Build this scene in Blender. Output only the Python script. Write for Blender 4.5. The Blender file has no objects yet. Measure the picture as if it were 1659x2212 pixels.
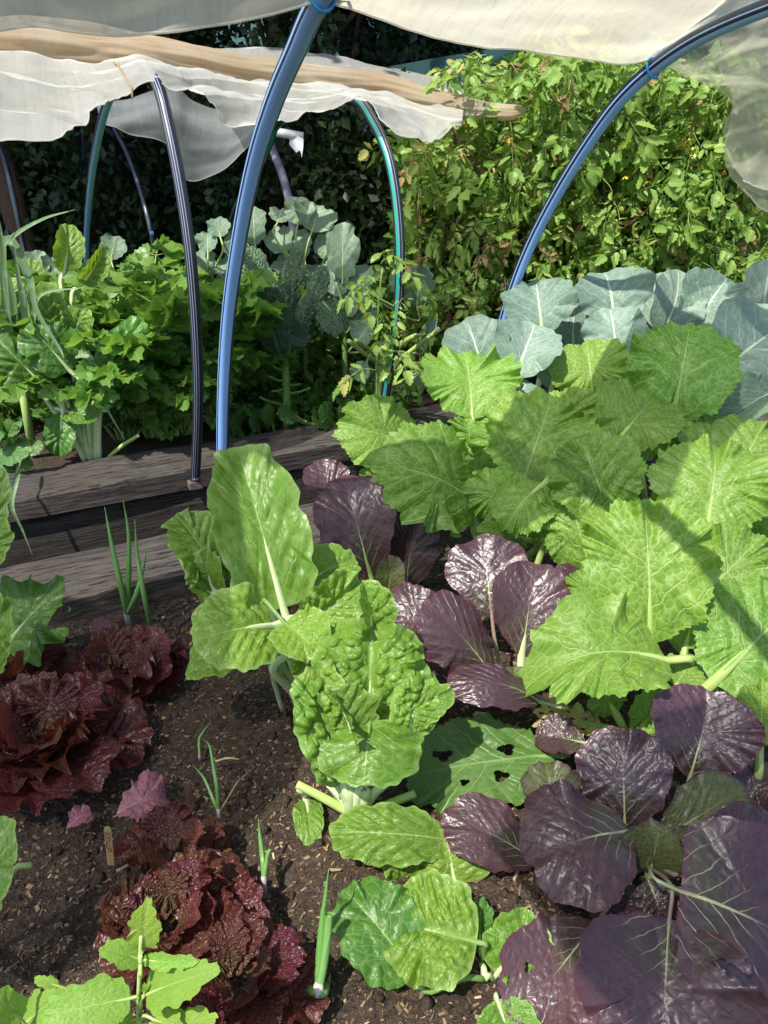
import bpy, math, random
import numpy as np
from mathutils import Vector, Matrix
R = math.radians
random.seed(7)
RNG = np.random.default_rng(11)
scene = bpy.context.scene
COL = scene.collection

# ------------------------------------------------------------------ camera, sky, sun, exposure
PITCH, VFOV, CAMH = R(26), R(68), 1.0
cam_d = bpy.data.cameras.new('camera'); cam = bpy.data.objects.new('camera', cam_d); COL.objects.link(cam)
cam_d.sensor_fit = 'VERTICAL'; cam_d.angle = VFOV; cam_d.clip_start = .02; cam_d.clip_end = 400
cam.location = (0, 0, CAMH); cam.rotation_euler = (R(90) - PITCH, 0, 0)
scene.camera = cam
SUN_TO = Vector((-.42, -.50, 1.0)).normalized()
elev = math.asin(SUN_TO.z); azim = math.atan2(SUN_TO.x, SUN_TO.y)
world = bpy.data.worlds.new('World'); scene.world = world; world.use_nodes = True
wn = world.node_tree; bg = wn.nodes['Background']
sky = wn.nodes.new('ShaderNodeTexSky'); sky.sky_type = 'NISHITA'; sky.sun_disc = False
sky.sun_elevation = elev; sky.sun_rotation = azim
wn.links.new(sky.outputs[0], bg.inputs[0]); bg.inputs[1].default_value = .15
sd = bpy.data.lights.new('sun', 'SUN'); sd.energy = 4.6; sd.angle = R(.55); sd.color = (1, .95, .86)
sun = bpy.data.objects.new('sun', sd); COL.objects.link(sun)
sun.rotation_euler = (-SUN_TO).to_track_quat('-Z', 'Y').to_euler()
vs = scene.view_settings
vs.view_transform = 'Standard'; vs.look = 'None'; vs.gamma = 1; vs.exposure = .76; vs.use_curve_mapping = False
scene.cycles.max_bounces = 8; scene.cycles.transparent_max_bounces = 16
scene.cycles.caustics_reflective = False; scene.cycles.caustics_refractive = False

# ------------------------------------------------------------------ surveying the place (sight lines from the camera station)
FPX = 1106 / math.tan(VFOV / 2)
cR = Vector((1, 0, 0)); cU = Vector((0, math.sin(PITCH), math.cos(PITCH))); cF = Vector((0, math.cos(PITCH), -math.sin(PITCH)))
CAM = Vector((0, 0, CAMH))
def ray(px, py): return cR * ((px - 829.5) / FPX) + cU * (-(py - 1106) / FPX) + cF
def PY(px, py, Y):
    d = ray(px, py); return CAM + d * (Y / d.y)
def PZ(px, py, z=0.):
    d = ray(px, py); return CAM + d * ((z - CAMH) / d.z)
UA = R(27); UV = Vector((math.cos(UA), math.sin(UA), 0)); BV = Vector((-math.sin(UA), math.cos(UA), 0))
ORI = Vector((-.366, 2.44, 0))                     # on the front edge of the far bed's sleeper
def W(a, off, z): return ORI + UV * a + BV * off + Vector((0, 0, z))
def POFF(px, py, off):
    d = ray(px, py); t = (off - (CAM - ORI).dot(BV)) / d.dot(BV); return CAM + d * t
def PA(px, py, a):
    d = ray(px, py); t = (a - (CAM - ORI).dot(UV)) / d.dot(UV); return CAM + d * t
def acoord(p): return (p - ORI).dot(UV)
def proj_len(p, v):
    def pj(q):
        q = q - CAM; z = q.dot(cF); return Vector((q.dot(cR) / z * FPX, q.dot(cU) / z * FPX))
    return (pj(p + v * .01) - pj(p - v * .01)).length / .02

# ------------------------------------------------------------------ object helpers
def empty(name, label, cat, loc=(0, 0, 0), group=None):
    o = bpy.data.objects.new(name, None); COL.objects.link(o); o.location = loc
    o.empty_display_size = .05
    o['label'] = label; o['category'] = cat
    if group: o['group'] = group
    return o
def tag(o, label=None, cat=None, group=None, kind=None):
    if label: o['label'] = label
    if cat: o['category'] = cat
    if group: o['group'] = group
    if kind: o['kind'] = kind
    return o
def mesh(name, verts, polys, mats, smooth=True, attrs=None, mi=None):
    """polys: list of int arrays (n,k)"""
    me = bpy.data.meshes.new(name)
    v = np.asarray(verts, dtype=np.float32).reshape(-1, 3)
    me.vertices.add(len(v)); me.vertices.foreach_set('co', v.ravel())
    polys = [np.asarray(p, dtype=np.int32) for p in polys if len(p)]
    loops = np.concatenate([p.ravel() for p in polys])
    tot = np.concatenate([np.full(len(p), p.shape[1], dtype=np.int32) for p in polys])
    st = np.concatenate([[0], np.cumsum(tot)[:-1]]).astype(np.int32)
    me.loops.add(len(loops)); me.loops.foreach_set('vertex_index', loops)
    me.polygons.add(len(tot)); me.polygons.foreach_set('loop_start', st)
    me.polygons.foreach_set('use_smooth', np.full(len(tot), smooth, dtype=bool))
    for m in (mats if isinstance(mats, (list, tuple)) else [mats]): me.materials.append(m)
    if mi is not None: me.polygons.foreach_set('material_index', np.asarray(mi, dtype=np.int32))
    me.update(calc_edges=True)
    for k, a in (attrs or {}).items():
        at = me.attributes.new(k, 'FLOAT', 'POINT'); at.data.foreach_set('value', np.asarray(a, dtype=np.float32).ravel())
    return me
def link(name, me, parent=None, loc=(0, 0, 0)):
    o = bpy.data.objects.new(name, me); COL.objects.link(o)
    o.location = loc
    if parent: o.parent = parent
    return o
class MB:
    """collects pieces for ONE mesh"""
    def __init__(s): s.v = []; s.p3 = []; s.p4 = []; s.n = 0; s.at = {}; s.m3 = []; s.m4 = []
    def add(s, v, p3=None, p4=None, m=0, **at):
        v = np.asarray(v, dtype=np.float64).reshape(-1, 3)
        if p3 is not None and len(p3): s.p3.append(np.asarray(p3) + s.n); s.m3.append(np.full(len(p3), m))
        if p4 is not None and len(p4): s.p4.append(np.asarray(p4) + s.n); s.m4.append(np.full(len(p4), m))
        for k, a in at.items():
            s.at.setdefault(k, []).append(np.broadcast_to(np.asarray(a, dtype=float), (len(v),)))
        s.v.append(v); s.n += len(v)
    def mesh(s, name, mats, smooth=True):
        polys, mi = [], []
        if s.p3: polys.append(np.concatenate(s.p3)); mi.append(np.concatenate(s.m3))
        if s.p4: polys.append(np.concatenate(s.p4)); mi.append(np.concatenate(s.m4))
        return mesh(name, np.concatenate(s.v), polys, mats, smooth, {k: np.concatenate(a) for k, a in s.at.items()}, np.concatenate(mi))
def cr(pts, n):
    """Catmull-Rom through pts -> n points"""
    p = np.array([list(q) for q in pts], dtype=float)
    if len(p) == 2: return p[0] + (p[1] - p[0]) * np.linspace(0, 1, n)[:, None]
    p = np.vstack([2 * p[0] - p[1], p, 2 * p[-1] - p[-2]])
    m = len(p) - 3
    out = []
    for t in np.linspace(0, m - 1e-6, n):
        i = int(t); f = t - i; a, b, c, d = p[i:i + 4]
        out.append(.5 * (2 * b + (c - a) * f + (2 * a - 5 * b + 4 * c - d) * f * f + (3 * b - a - 3 * c + d) * f ** 3))
    return np.array(out)
def tube(pts, rad, n=8, ref=None, cap=True, flat=1.0):
    """-> verts, tris, quads, ang"""
    P = np.array([list(q) for q in pts], dtype=float); m = len(P)
    rad = np.broadcast_to(np.asarray(rad, dtype=float), (m,))
    T = np.gradient(P, axis=0); T /= np.linalg.norm(T, axis=1)[:, None] + 1e-12
    ref = np.array(ref if ref is not None else (.13, .31, .94), dtype=float)
    A = np.cross(T, ref); A /= np.linalg.norm(A, axis=1)[:, None] + 1e-9
    B = np.cross(A, T)
    th = np.linspace(0, 2 * np.pi, n + 1)
    V = P[:, None, :] + rad[:, None, None] * (np.cos(th)[None, :, None] * B[:, None, :] * flat + np.sin(th)[None, :, None] * A[:, None, :])
    i = np.arange(m - 1)[:, None] * (n + 1) + np.arange(n)[None, :]
    q = np.stack([i, i + 1, i + n + 2, i + n + 1], -1).reshape(-1, 4)
    V = V.reshape(-1, 3); ang = np.tile(th / (2 * np.pi), m); tris = []
    if cap:
        c0, c1 = len(V), len(V) + 1
        V = np.vstack([V, P[0], P[-1]]); ang = np.concatenate([ang, [0, 0]])
        for k in range(n):
            tris += [[c0, k + 1, k], [c1, (m - 1) * (n + 1) + k, (m - 1) * (n + 1) + k + 1]]
    return V, np.array(tris).reshape(-1, 3), q, ang
def tube_obj(name, pts, rad, mat, parent=None, n=8, base=Vector((0, 0, 0)), ref=None, flat=1.0):
    V, t, q, ang = tube(pts, rad, n, ref, True, flat)
    return link(name, mesh(name, V - np.array(base), [t, q] if len(t) else [q], mat, True, {'ang': ang}), parent)
def box_v(c, ax, ay, az):
    c, ax, ay, az = [np.array(list(k), dtype=float) for k in (c, ax, ay, az)]
    v = [c + i * ax + j * ay + k * az for k in (-1, 1) for j in (-1, 1) for i in (-1, 1)]
    q = [[0, 2, 3, 1], [4, 5, 7, 6], [0, 1, 5, 4], [2, 6, 7, 3], [0, 4, 6, 2], [1, 3, 7, 5]]
    return np.array(v), np.array(q)
def wav(p, seed, f=1., o=3):
    """cheap smooth noise in [-1,1] for (n,k) points"""
    r = np.random.default_rng(seed); p = np.asarray(p, dtype=float); out = np.zeros(len(p)); amp = 1; tot = 0
    for k in range(o):
        for j in range(4):
            d = r.normal(size=p.shape[1]); d /= np.linalg.norm(d)
            out += amp * np.sin(p @ d * f * (2 ** k) * r.uniform(.7, 1.4) + r.uniform(0, 6.28)) * .5
        tot += amp; amp *= .5
    return out / tot

# ------------------------------------------------------------------ materials
def newmat(name):
    m = bpy.data.materials.new(name); m.use_nodes = True; nt = m.node_tree
    for n in list(nt.nodes):
        nt.nodes.remove(n)
    out = nt.nodes.new('ShaderNodeOutputMaterial')
    return m, nt, out
class NB:
    def __init__(s, nt): s.nt = nt
    def n(s, t, **kw):
        x = s.nt.nodes.new(t)
        for k, v in kw.items(): setattr(x, k, v)
        return x
    def set(s, sock, v):
        if isinstance(v, bpy.types.NodeSocket): s.nt.links.new(v, sock)
        else: sock.default_value = v
    def m(s, op, a, b=0., c=0., clamp=False):
        x = s.n('ShaderNodeMath', operation=op, use_clamp=clamp)
        for i, v in enumerate((a, b, c)): s.set(x.inputs[i], v)
        return x.outputs[0]
    def attr(s, name): return s.n('ShaderNodeAttribute', attribute_name=name).outputs['Fac']
    def mix(s, f, a, b, blend='MIX'):
        x = s.n('ShaderNodeMix', data_type='RGBA', blend_type=blend); s.set(x.inputs[0], f)
        s.set(x.inputs[6], a if isinstance(a, bpy.types.NodeSocket) else (*a, 1)); s.set(x.inputs[7], b if isinstance(b, bpy.types.NodeSocket) else (*b, 1))
        return x.outputs[2]
    def noise(s, vec, scale, detail=3, rough=.55, out=0):
        x = s.n('ShaderNodeTexNoise'); s.set(x.inputs['Scale'], scale); s.set(x.inputs['Detail'], detail); s.set(x.inputs['Roughness'], rough)
        if vec is not None: s.nt.links.new(vec, x.inputs['Vector'])
        return x.outputs[out]
    def ss(s, v, a, b):
        x = s.n('ShaderNodeMapRange', interpolation_type='SMOOTHSTEP'); s.set(x.inputs[0], v)
        s.set(x.inputs[1], a); s.set(x.inputs[2], b); return x.outputs[0]
    def bump(s, h, strength, dist, normal=None):
        x = s.n('ShaderNodeBump'); x.inputs['Strength'].default_value = strength; x.inputs['Distance'].default_value = dist
        s.nt.links.new(h, x.inputs['Height'])
        if normal is not None: s.nt.links.new(normal, x.inputs['Normal'])
        return x.outputs[0]
    def pbr(s, col, rough=.5, normal=None, spec=.5, **kw):
        x = s.n('ShaderNodeBsdfPrincipled'); s.set(x.inputs['Base Color'], col if isinstance(col, bpy.types.NodeSocket) else (*col, 1))
        s.set(x.inputs['Roughness'], rough); s.set(x.inputs['Specular IOR Level'], spec)
        if normal is not None: s.nt.links.new(normal, x.inputs['Normal'])
        for k, v in kw.items(): s.set(x.inputs[k], v)
        return x.outputs[0]

def leaf_mat(name, col, col2, vein, trans, nlat=6, slope=.7, rough=.45, spec=.5, tamt=.35, latw=.012, netscale=22, netamt=.5,
             bump=.5, bumpd=.004, midw=.02, pale=None, edge=None, heart=None, hue=.03, latmix=.7, mottle=None, coat=0., netcol=.55):
    m, nt, out = newmat(name); b = NB(nt)
    lx, ly, rho = b.attr('lx'), b.attr('ly'), b.attr('rho')
    oi = b.n('ShaderNodeObjectInfo'); rnd = oi.outputs['Random']
    ax = b.m('ABSOLUTE', lx)
    comb = b.n('ShaderNodeCombineXYZ'); b.set(comb.inputs[0], lx); b.set(comb.inputs[1], ly); b.set(comb.inputs[2], b.m('MULTIPLY', rnd, 40.))
    vec = comb.outputs[0]
    wob = b.noise(vec, 5., 2)
    # side veins sweep towards the tip
    sgn = b.m('MULTIPLY', b.m('GREATER_THAN', lx, 0.), .45)
    q = b.m('MULTIPLY', b.m('SUBTRACT', ly, b.m('MULTIPLY', b.m('POWER', ax, .85), slope)), float(nlat))
    q = b.m('ADD', b.m('ADD', q, sgn), b.m('MULTIPLY', b.m('SUBTRACT', wob, .5), .9))
    fr = b.m('ABSOLUTE', b.m('SUBTRACT', b.m('FRACT', q), .5))
    dist = b.m('DIVIDE', fr, float(nlat))
    wid = b.m('MULTIPLY', latw, b.m('SUBTRACT', 1.15, rho))
    lat = b.m('SUBTRACT', 1., b.ss(dist, b.m('MULTIPLY', wid, .3), b.m('ADD', wid, .004)))
    mid = b.m('SUBTRACT', 1., b.ss(ax, b.m('MULTIPLY', b.m('SUBTRACT', 1.05, ly), midw * .5), b.m('MULTIPLY', b.m('SUBTRACT', 1.1, ly), midw)))
    vor = b.n('ShaderNodeTexVoronoi', feature='DISTANCE_TO_EDGE'); vor.inputs['Scale'].default_value = netscale; vor.inputs['Randomness'].default_value = 1.
    wv = b.n('ShaderNodeVectorMath', operation='ADD'); nt.links.new(vec, wv.inputs[0])
    sc = b.n('ShaderNodeVectorMath', operation='SCALE'); nt.links.new(b.noise(vec, 14., 2, .5, 1), sc.inputs[0]); sc.inputs['Scale'].default_value = .05
    nt.links.new(sc.outputs[0], wv.inputs[1]); nt.links.new(wv.outputs[0], vor.inputs['Vector'])
    net = b.m('SUBTRACT', 1., b.ss(vor.outputs[0], .015, .11))
    cell = b.ss(vor.outputs[0], 0., .35)
    big = b.noise(vec, 3.5, 3); fine = b.noise(vec, 26., 3)
    c = b.mix(b.ss(b.m('ADD', b.m('MULTIPLY', big, .7), b.m('MULTIPLY', rnd, .45)), .3, .85), col, col2)
    c = b.mix(b.m('MULTIPLY', b.ss(b.noise(vec, 1.7, 3, .6), .55, .8), .35), c, tuple(min(1, k * 1.25 + .03 * (i < 2)) for i, k in enumerate(col2)))
    c = b.mix(b.m('MULTIPLY', b.ss(b.noise(vec, 34., 2, .5), .70, .76), .55), c, tuple(k * .45 for k in col))
    if mottle: c = b.mix(b.m('MULTIPLY', b.ss(fine, .5, .75), .5), c, mottle)
    if heart: c = b.mix(b.m('MULTIPLY', b.ss(b.m('ADD', ly, b.m('MULTIPLY', ax, .8)), .75, .1), b.ss(big, .3, .6)), c, heart)
    if edge: c = b.mix(b.ss(rho, .86, 1.0), c, edge)
    vein0 = vein
    if pale: vein = b.mix(b.ss(b.m('ADD', ly, b.m('MULTIPLY', ax, 1.1)), .62, .25), vein, pale)
    c = b.mix(b.m('MULTIPLY', net, min(1., netamt * netcol * 1.6)), c, vein0)
    c = b.mix(b.m('MULTIPLY', lat, latmix), c, vein)
    c = b.mix(mid, c, vein)
    hs = b.n('ShaderNodeHueSaturation'); nt.links.new(c, hs.inputs['Color'])
    b.set(hs.inputs['Hue'], b.m('ADD', .5 - hue / 2, b.m('MULTIPLY', b.m('FRACT', b.m('MULTIPLY', rnd, 7.3)), hue)))
    b.set(hs.inputs['Value'], b.m('ADD', .88, b.m('MULTIPLY', b.m('FRACT', b.m('MULTIPLY', rnd, 13.7)), .24)))
    c = hs.outputs[0]
    h = b.m('ADD', b.m('MULTIPLY', cell, netamt), b.m('MULTIPLY', fine, .12))
    h = b.m('SUBTRACT', h, b.m('MULTIPLY', lat, .8))
    nrm = b.bump(h, bump, bumpd)
    p = b.pbr(c, b.m('ADD', rough - .06, b.m('MULTIPLY', fine, .12)), nrm, spec, **({'Coat Weight': coat, 'Coat Roughness': .22} if coat else {}))
    tr = b.n('ShaderNodeBsdfTranslucent'); nt.links.new(b.mix(.55, c, trans), tr.inputs[0]); nt.links.new(nrm, tr.inputs['Normal'])
    mx = b.n('ShaderNodeMixShader'); mx.inputs[0].default_value = tamt
    nt.links.new(p, mx.inputs[1]); nt.links.new(tr.outputs[0], mx.inputs[2]); nt.links.new(mx.outputs[0], out.inputs[0])
    return m
def simple_mat(name, col, col2=None, rough=.5, scale=20., spec=.4, tamt=0., bump=0., bumpd=.002, stretch=None):
    m, nt, out = newmat(name); b = NB(nt)
    tc = b.n('ShaderNodeTexCoord'); vec = tc.outputs['Object']
    if stretch:
        mp = b.n('ShaderNodeMapping'); mp.inputs['Scale'].default_value = stretch; nt.links.new(vec, mp.inputs[0]); vec = mp.outputs[0]
    ns = b.noise(vec, scale, 4)
    rnd = b.n('ShaderNodeObjectInfo').outputs['Random']
    c = b.mix(b.ss(b.m('ADD', ns, b.m('MULTIPLY', b.m('SUBTRACT', rnd, .5), .25)), .3, .7), col, col2 or tuple(k * .75 for k in col))
    nrm = b.bump(ns, bump, bumpd) if bump else None
    p = b.pbr(c, rough, nrm, spec)
    if tamt:
        tr = b.n('ShaderNodeBsdfTranslucent'); nt.links.new(c, tr.inputs[0])
        mx = b.n('ShaderNodeMixShader'); mx.inputs[0].default_value = tamt
        nt.links.new(p, mx.inputs[1]); nt.links.new(tr.outputs[0], mx.inputs[2]); p = mx.outputs[0]
    nt.links.new(p, out.inputs[0]); return m
def small_leaf_mat(name, col, col2, trans, rough=.45, tamt=.35, yellow=None, spec=.45):
    """leaflets: midrib from lx, colour by object and by place"""
    m, nt, out = newmat(name); b = NB(nt)
    lx, ly, tone = b.attr('lx'), b.attr('ly'), b.attr('tone')
    rnd = b.n('ShaderNodeObjectInfo').outputs['Random']
    mixv = b.m('FRACT', b.m('ADD', b.m('MULTIPLY', rnd, 3.1), tone))
    c = b.mix(mixv, col, col2)
    if yellow: c = b.mix(b.ss(mixv, .9, 1.), c, yellow)
    ax = b.m('ABSOLUTE', lx)
    q = b.m('ABSOLUTE', b.m('SUBTRACT', b.m('FRACT', b.m('MULTIPLY', b.m('SUBTRACT', ly, b.m('MULTIPLY', ax, .8)), 5.)), .5))
    vein = b.m('MAXIMUM', b.m('SUBTRACT', 1., b.ss(ax, .008, .03)), b.m('MULTIPLY', b.m('SUBTRACT', 1., b.ss(q, .02, .1)), .5))
    c = b.mix(b.m('MULTIPLY', vein, .5), c, tuple(min(1, k * 1.5 + .03) for k in col2))
    nrm = b.bump(b.m('SUBTRACT', 1., vein), .5, .002)
    p = b.pbr(c, rough, nrm, spec)
    tr = b.n('ShaderNodeBsdfTranslucent'); nt.links.new(b.mix(.6, c, trans), tr.inputs[0])
    mx = b.n('ShaderNodeMixShader'); mx.inputs[0].default_value = tamt
    nt.links.new(p, mx.inputs[1]); nt.links.new(tr.outputs[0], mx.inputs[2]); nt.links.new(mx.outputs[0], out.inputs[0])
    return m

M = {}
M['mustard'] = leaf_mat('mustard leaf', (.118, .25, .027), (.18, .325, .040), (.36, .47, .17), (.36, .60, .03), 5, .75, .46, .4, .38, .011, 16, .32, .5, .005, .015, latmix=.7, netcol=.7, hue=.02)
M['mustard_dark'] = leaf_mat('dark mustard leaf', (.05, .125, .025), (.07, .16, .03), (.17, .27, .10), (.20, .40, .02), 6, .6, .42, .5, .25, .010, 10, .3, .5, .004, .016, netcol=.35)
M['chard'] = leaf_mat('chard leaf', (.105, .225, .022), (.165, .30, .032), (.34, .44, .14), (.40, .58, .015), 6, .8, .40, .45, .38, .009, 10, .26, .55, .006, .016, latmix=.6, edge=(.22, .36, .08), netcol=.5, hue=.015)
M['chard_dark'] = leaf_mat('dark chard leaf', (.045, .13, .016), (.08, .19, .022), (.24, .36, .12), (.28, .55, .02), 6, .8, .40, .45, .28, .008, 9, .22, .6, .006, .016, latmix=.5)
M['pak'] = leaf_mat('purple pak choi leaf', (.036, .018, .024), (.060, .032, .036), (.10, .036, .055), (.20, .04, .04), 7, .95, .36, .55, .12, .008, 12, .34, .45, .004, .012, pale=(.34, .38, .18), edge=(.062, .022, .030), heart=(.045, .045, .024), latmix=.7, netcol=.55, hue=.04, mottle=(.045, .032, .024))
M['pak_green'] = leaf_mat('green hearted pak choi leaf', (.065, .085, .024), (.075, .07, .030), (.17, .20, .08), (.25, .32, .03), 7, .95, .42, .45, .2, .008, 11, .3, .45, .0035, .014, pale=(.34, .38, .18), edge=(.06, .02, .04), latmix=.7, hue=.03)
M['lettuce'] = leaf_mat('red lettuce leaf', (.060, .012, .014), (.100, .030, .020), (.13, .055, .03), (.36, .06, .03), 6, .7, .36, .45, .38, .008, 13, .4, .7, .005, .018, heart=(.11, .075, .03), hue=.06, latmix=.5, netcol=.5, mottle=(.12, .055, .03))
M['lettuce_dry'] = leaf_mat('fallen lettuce leaf', (.20, .06, .10), (.27, .10, .13), (.34, .2, .2), (.3, .1, .12), 6, .7, .55, .4, .2, .010, 12, .4, .7, .004, .03)
M['cauli'] = leaf_mat('cauliflower leaf', (.125, .205, .155), (.17, .25, .19), (.52, .57, .42), (.30, .46, .22), 5, .8, .52, .4, .16, .008, 9, .3, .45, .004, .026, latmix=.65, netcol=.28)
M['broc'] = leaf_mat('broccoli leaf', (.10, .17, .105), (.15, .23, .145), (.33, .40, .28), (.25, .42, .15), 5, .8, .5, .4, .2, .010, 9, .3, .5, .004, .024, latmix=.75, netcol=.4)
M['kale'] = leaf_mat('kale leaf', (.085, .165, .10), (.125, .22, .135), (.20, .29, .16), (.15, .3, .06), 8, .5, .5, .4, .15, .004, 24, 1.3, 1., .009, .03, latmix=.3, netcol=.3)
M['dead'] = leaf_mat('skeleton leaf', (.32, .30, .10), (.40, .36, .14), (.45, .42, .2), (.5, .45, .1), 5, .7, .6, .3, .3, .012, 12, .5, .6, .004, .02)
M['tomato_near'] = leaf_mat('near tomato leaflet', (.19, .33, .04), (.23, .38, .055), (.34, .46, .15), (.47, .7, .04), 4, .7, .5, .35, .35, .010, 12, .25, .5, .003, .02, netcol=.35)
M['celery'] = small_leaf_mat('celery leaf', (.085, .20, .032), (.165, .295, .055), (.32, .58, .05), .38, .4)
M['tomato'] = small_leaf_mat('tomato leaf', (.13, .25, .04), (.30, .44, .095), (.48, .66, .07), .42, .38, yellow=(.40, .34, .10))
M['tomato_dry'] = small_leaf_mat('withered tomato leaf', (.24, .15, .06), (.36, .25, .10), (.45, .3, .1), .7, .25)
M['strap'] = small_leaf_mat('leek leaf', (.12, .20, .09), (.18, .27, .14), (.3, .45, .1), .45, .2)
M['weed'] = small_leaf_mat('weed leaf', (.06, .14, .02), (.10, .20, .03), (.3, .5, .03), .45, .3)
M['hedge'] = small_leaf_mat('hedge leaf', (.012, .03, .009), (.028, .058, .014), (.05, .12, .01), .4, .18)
M['lime_stalk'] = simple_mat('pale green stalk', (.36, .46, .15), (.28, .40, .11), .4, 30, stretch=(1, 1, .2))
M['white_stalk'] = simple_mat('whitish stalk', (.50, .56, .33), (.40, .50, .24), .35, 30)
M['mid_stalk'] = simple_mat('green stalk', (.17, .28, .07), (.12, .22, .05), .45, 30)
M['dark_stalk'] = simple_mat('dull stalk', (.12, .15, .06), (.10, .08, .05), .5, 30)
M['purple_stalk'] = simple_mat('purple tinged stalk', (.30, .36, .17), (.22, .15, .13), .4, 25)
M['red_stalk'] = simple_mat('red lettuce rib', (.20, .06, .05), (.16, .08, .04), .4, 30)
M['onion'] = simple_mat('spring onion leaf', (.12, .27, .06), (.17, .33, .10), .35, 12, tamt=.15)
M['onion_base'] = simple_mat('purple white onion base', (.45, .40, .36), (.26, .15, .24), .4, 40)
M['straw'] = simple_mat('dry straw', (.50, .38, .20), (.36, .25, .12), .6, 60)
M['stem'] = simple_mat('tomato stem', (.15, .22, .05), (.20, .26, .08), .55, 40)
M['flower'] = simple_mat('yellow petal', (.75, .52, .02), (.7, .6, .05), .5, 50, tamt=.2)
M['fruit'] = simple_mat('green tomato', (.22, .30, .05), (.30, .33, .07), .25, 12)
M['bark'] = simple_mat('tree bark', (.10, .055, .035), (.055, .035, .025), .9, 14, bump=1., bumpd=.02, stretch=(1, 1, .25))
M['rust'] = simple_mat('rusty stake', (.13, .055, .03), (.07, .035, .025), .85, 60)
M['twine'] = simple_mat('jute twine', (.34, .24, .12), (.24, .17, .09), .9, 120)
M['bluestring'] = simple_mat('blue string', (.02, .20, .50), (.03, .28, .6), .45, 60)
M['pvc'] = simple_mat('white plastic', (.72, .74, .78), (.6, .62, .68), .4, 20)
M['bolt'] = simple_mat('galvanised bolt', (.50, .53, .56), (.40, .42, .45), .35, 60)
M['teal'] = simple_mat('teal shade cloth', (.006, .035, .038), (.008, .045, .045), .8, 30)
M['boards'] = simple_mat('dark paling', (.035, .028, .022), (.022, .018, .016), .85, 9, bump=.6, bumpd=.005, stretch=(8, 8, .6))
M['stick'] = simple_mat('wooden label', (.36, .25, .12), (.28, .19, .09), .6, 60, stretch=(6, 6, .6))
M['ink'] = simple_mat('label ink', (.05, .03, .02), None, .7)
m, nt, out = newmat('water drop'); b = NB(nt); nt.links.new(b.pbr((1, 1, 1), .02, None, .5, **{'Transmission Weight': 1., 'IOR': 1.33}), out.inputs[0]); M['drop'] = m

def timber_mat(name, dark):
    m, nt, out = newmat(name); b = NB(nt)
    tc = b.n('ShaderNodeTexCoord'); mp = b.n('ShaderNodeMapping'); nt.links.new(tc.outputs['Object'], mp.inputs[0])
    mp.inputs['Scale'].default_value = (1.2, 14, 14)
    g1 = b.noise(mp.outputs[0], 3., 6, .65); g2 = b.noise(mp.outputs[0], 11., 5, .6); big = b.noise(tc.outputs['Object'], 3.5, 4)
    c = b.mix(b.ss(g1, .32, .68), tuple(k * dark for k in (.045, .038, .035)), tuple(k * dark for k in (.090, .076, .066)))
    c = b.mix(b.ss(big, .45, .7), c, tuple(k * dark for k in (.065, .052, .043)))
    c = b.mix(b.m('MULTIPLY', b.ss(g2, .56, .66), .8), c, (.018, .014, .012))
    h = b.m('SUBTRACT', b.m('ADD', g1, b.m('MULTIPLY', g2, .5)), b.m('MULTIPLY', b.ss(g2, .55, .66), .8))
    nt.links.new(b.pbr(c, .82, b.bump(h, 1., .01), .3), out.inputs[0]); return m
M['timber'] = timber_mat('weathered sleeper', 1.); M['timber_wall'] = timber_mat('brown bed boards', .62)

def soil_mat():
    m, nt, out = newmat('dark garden soil'); b = NB(nt)
    tc = b.n('ShaderNodeTexCoord'); v = tc.outputs['Object']
    n1 = b.noise(v, 9., 5); n2 = b.noise(v, 90., 5, .7); n3 = b.noise(v, 260., 3, .6)
    c = b.mix(b.ss(n2, .3, .7), (.026, .018, .013), (.10, .070, .050)); c = b.mix(b.m('MULTIPLY', b.ss(n1, .45, .7), .5), c, (.045, .032, .024))
    c = b.mix(b.ss(n3, .62, .72), c, (.13, .09, .055))
    nt.links.new(b.pbr(c, .9, b.bump(b.m('ADD', n2, b.m('MULTIPLY', n3, .6)), 1., .012), .25), out.inputs[0]); return m
M['soil'] = soil_mat()
m, nt, out = newmat('wood chip mulch'); b = NB(nt)
t = b.attr('tone'); c = b.mix(b.ss(t, .0, .5), (.026, .018, .013), (.12, .078, .048)); c = b.mix(b.ss(t, .5, .95), c, (.27, .18, .10)); c = b.mix(b.ss(t, .97, 1.), c, (.42, .34, .22))
nt.links.new(b.pbr(c, .8, None, .3), out.inputs[0]); M['chip'] = m

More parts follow.
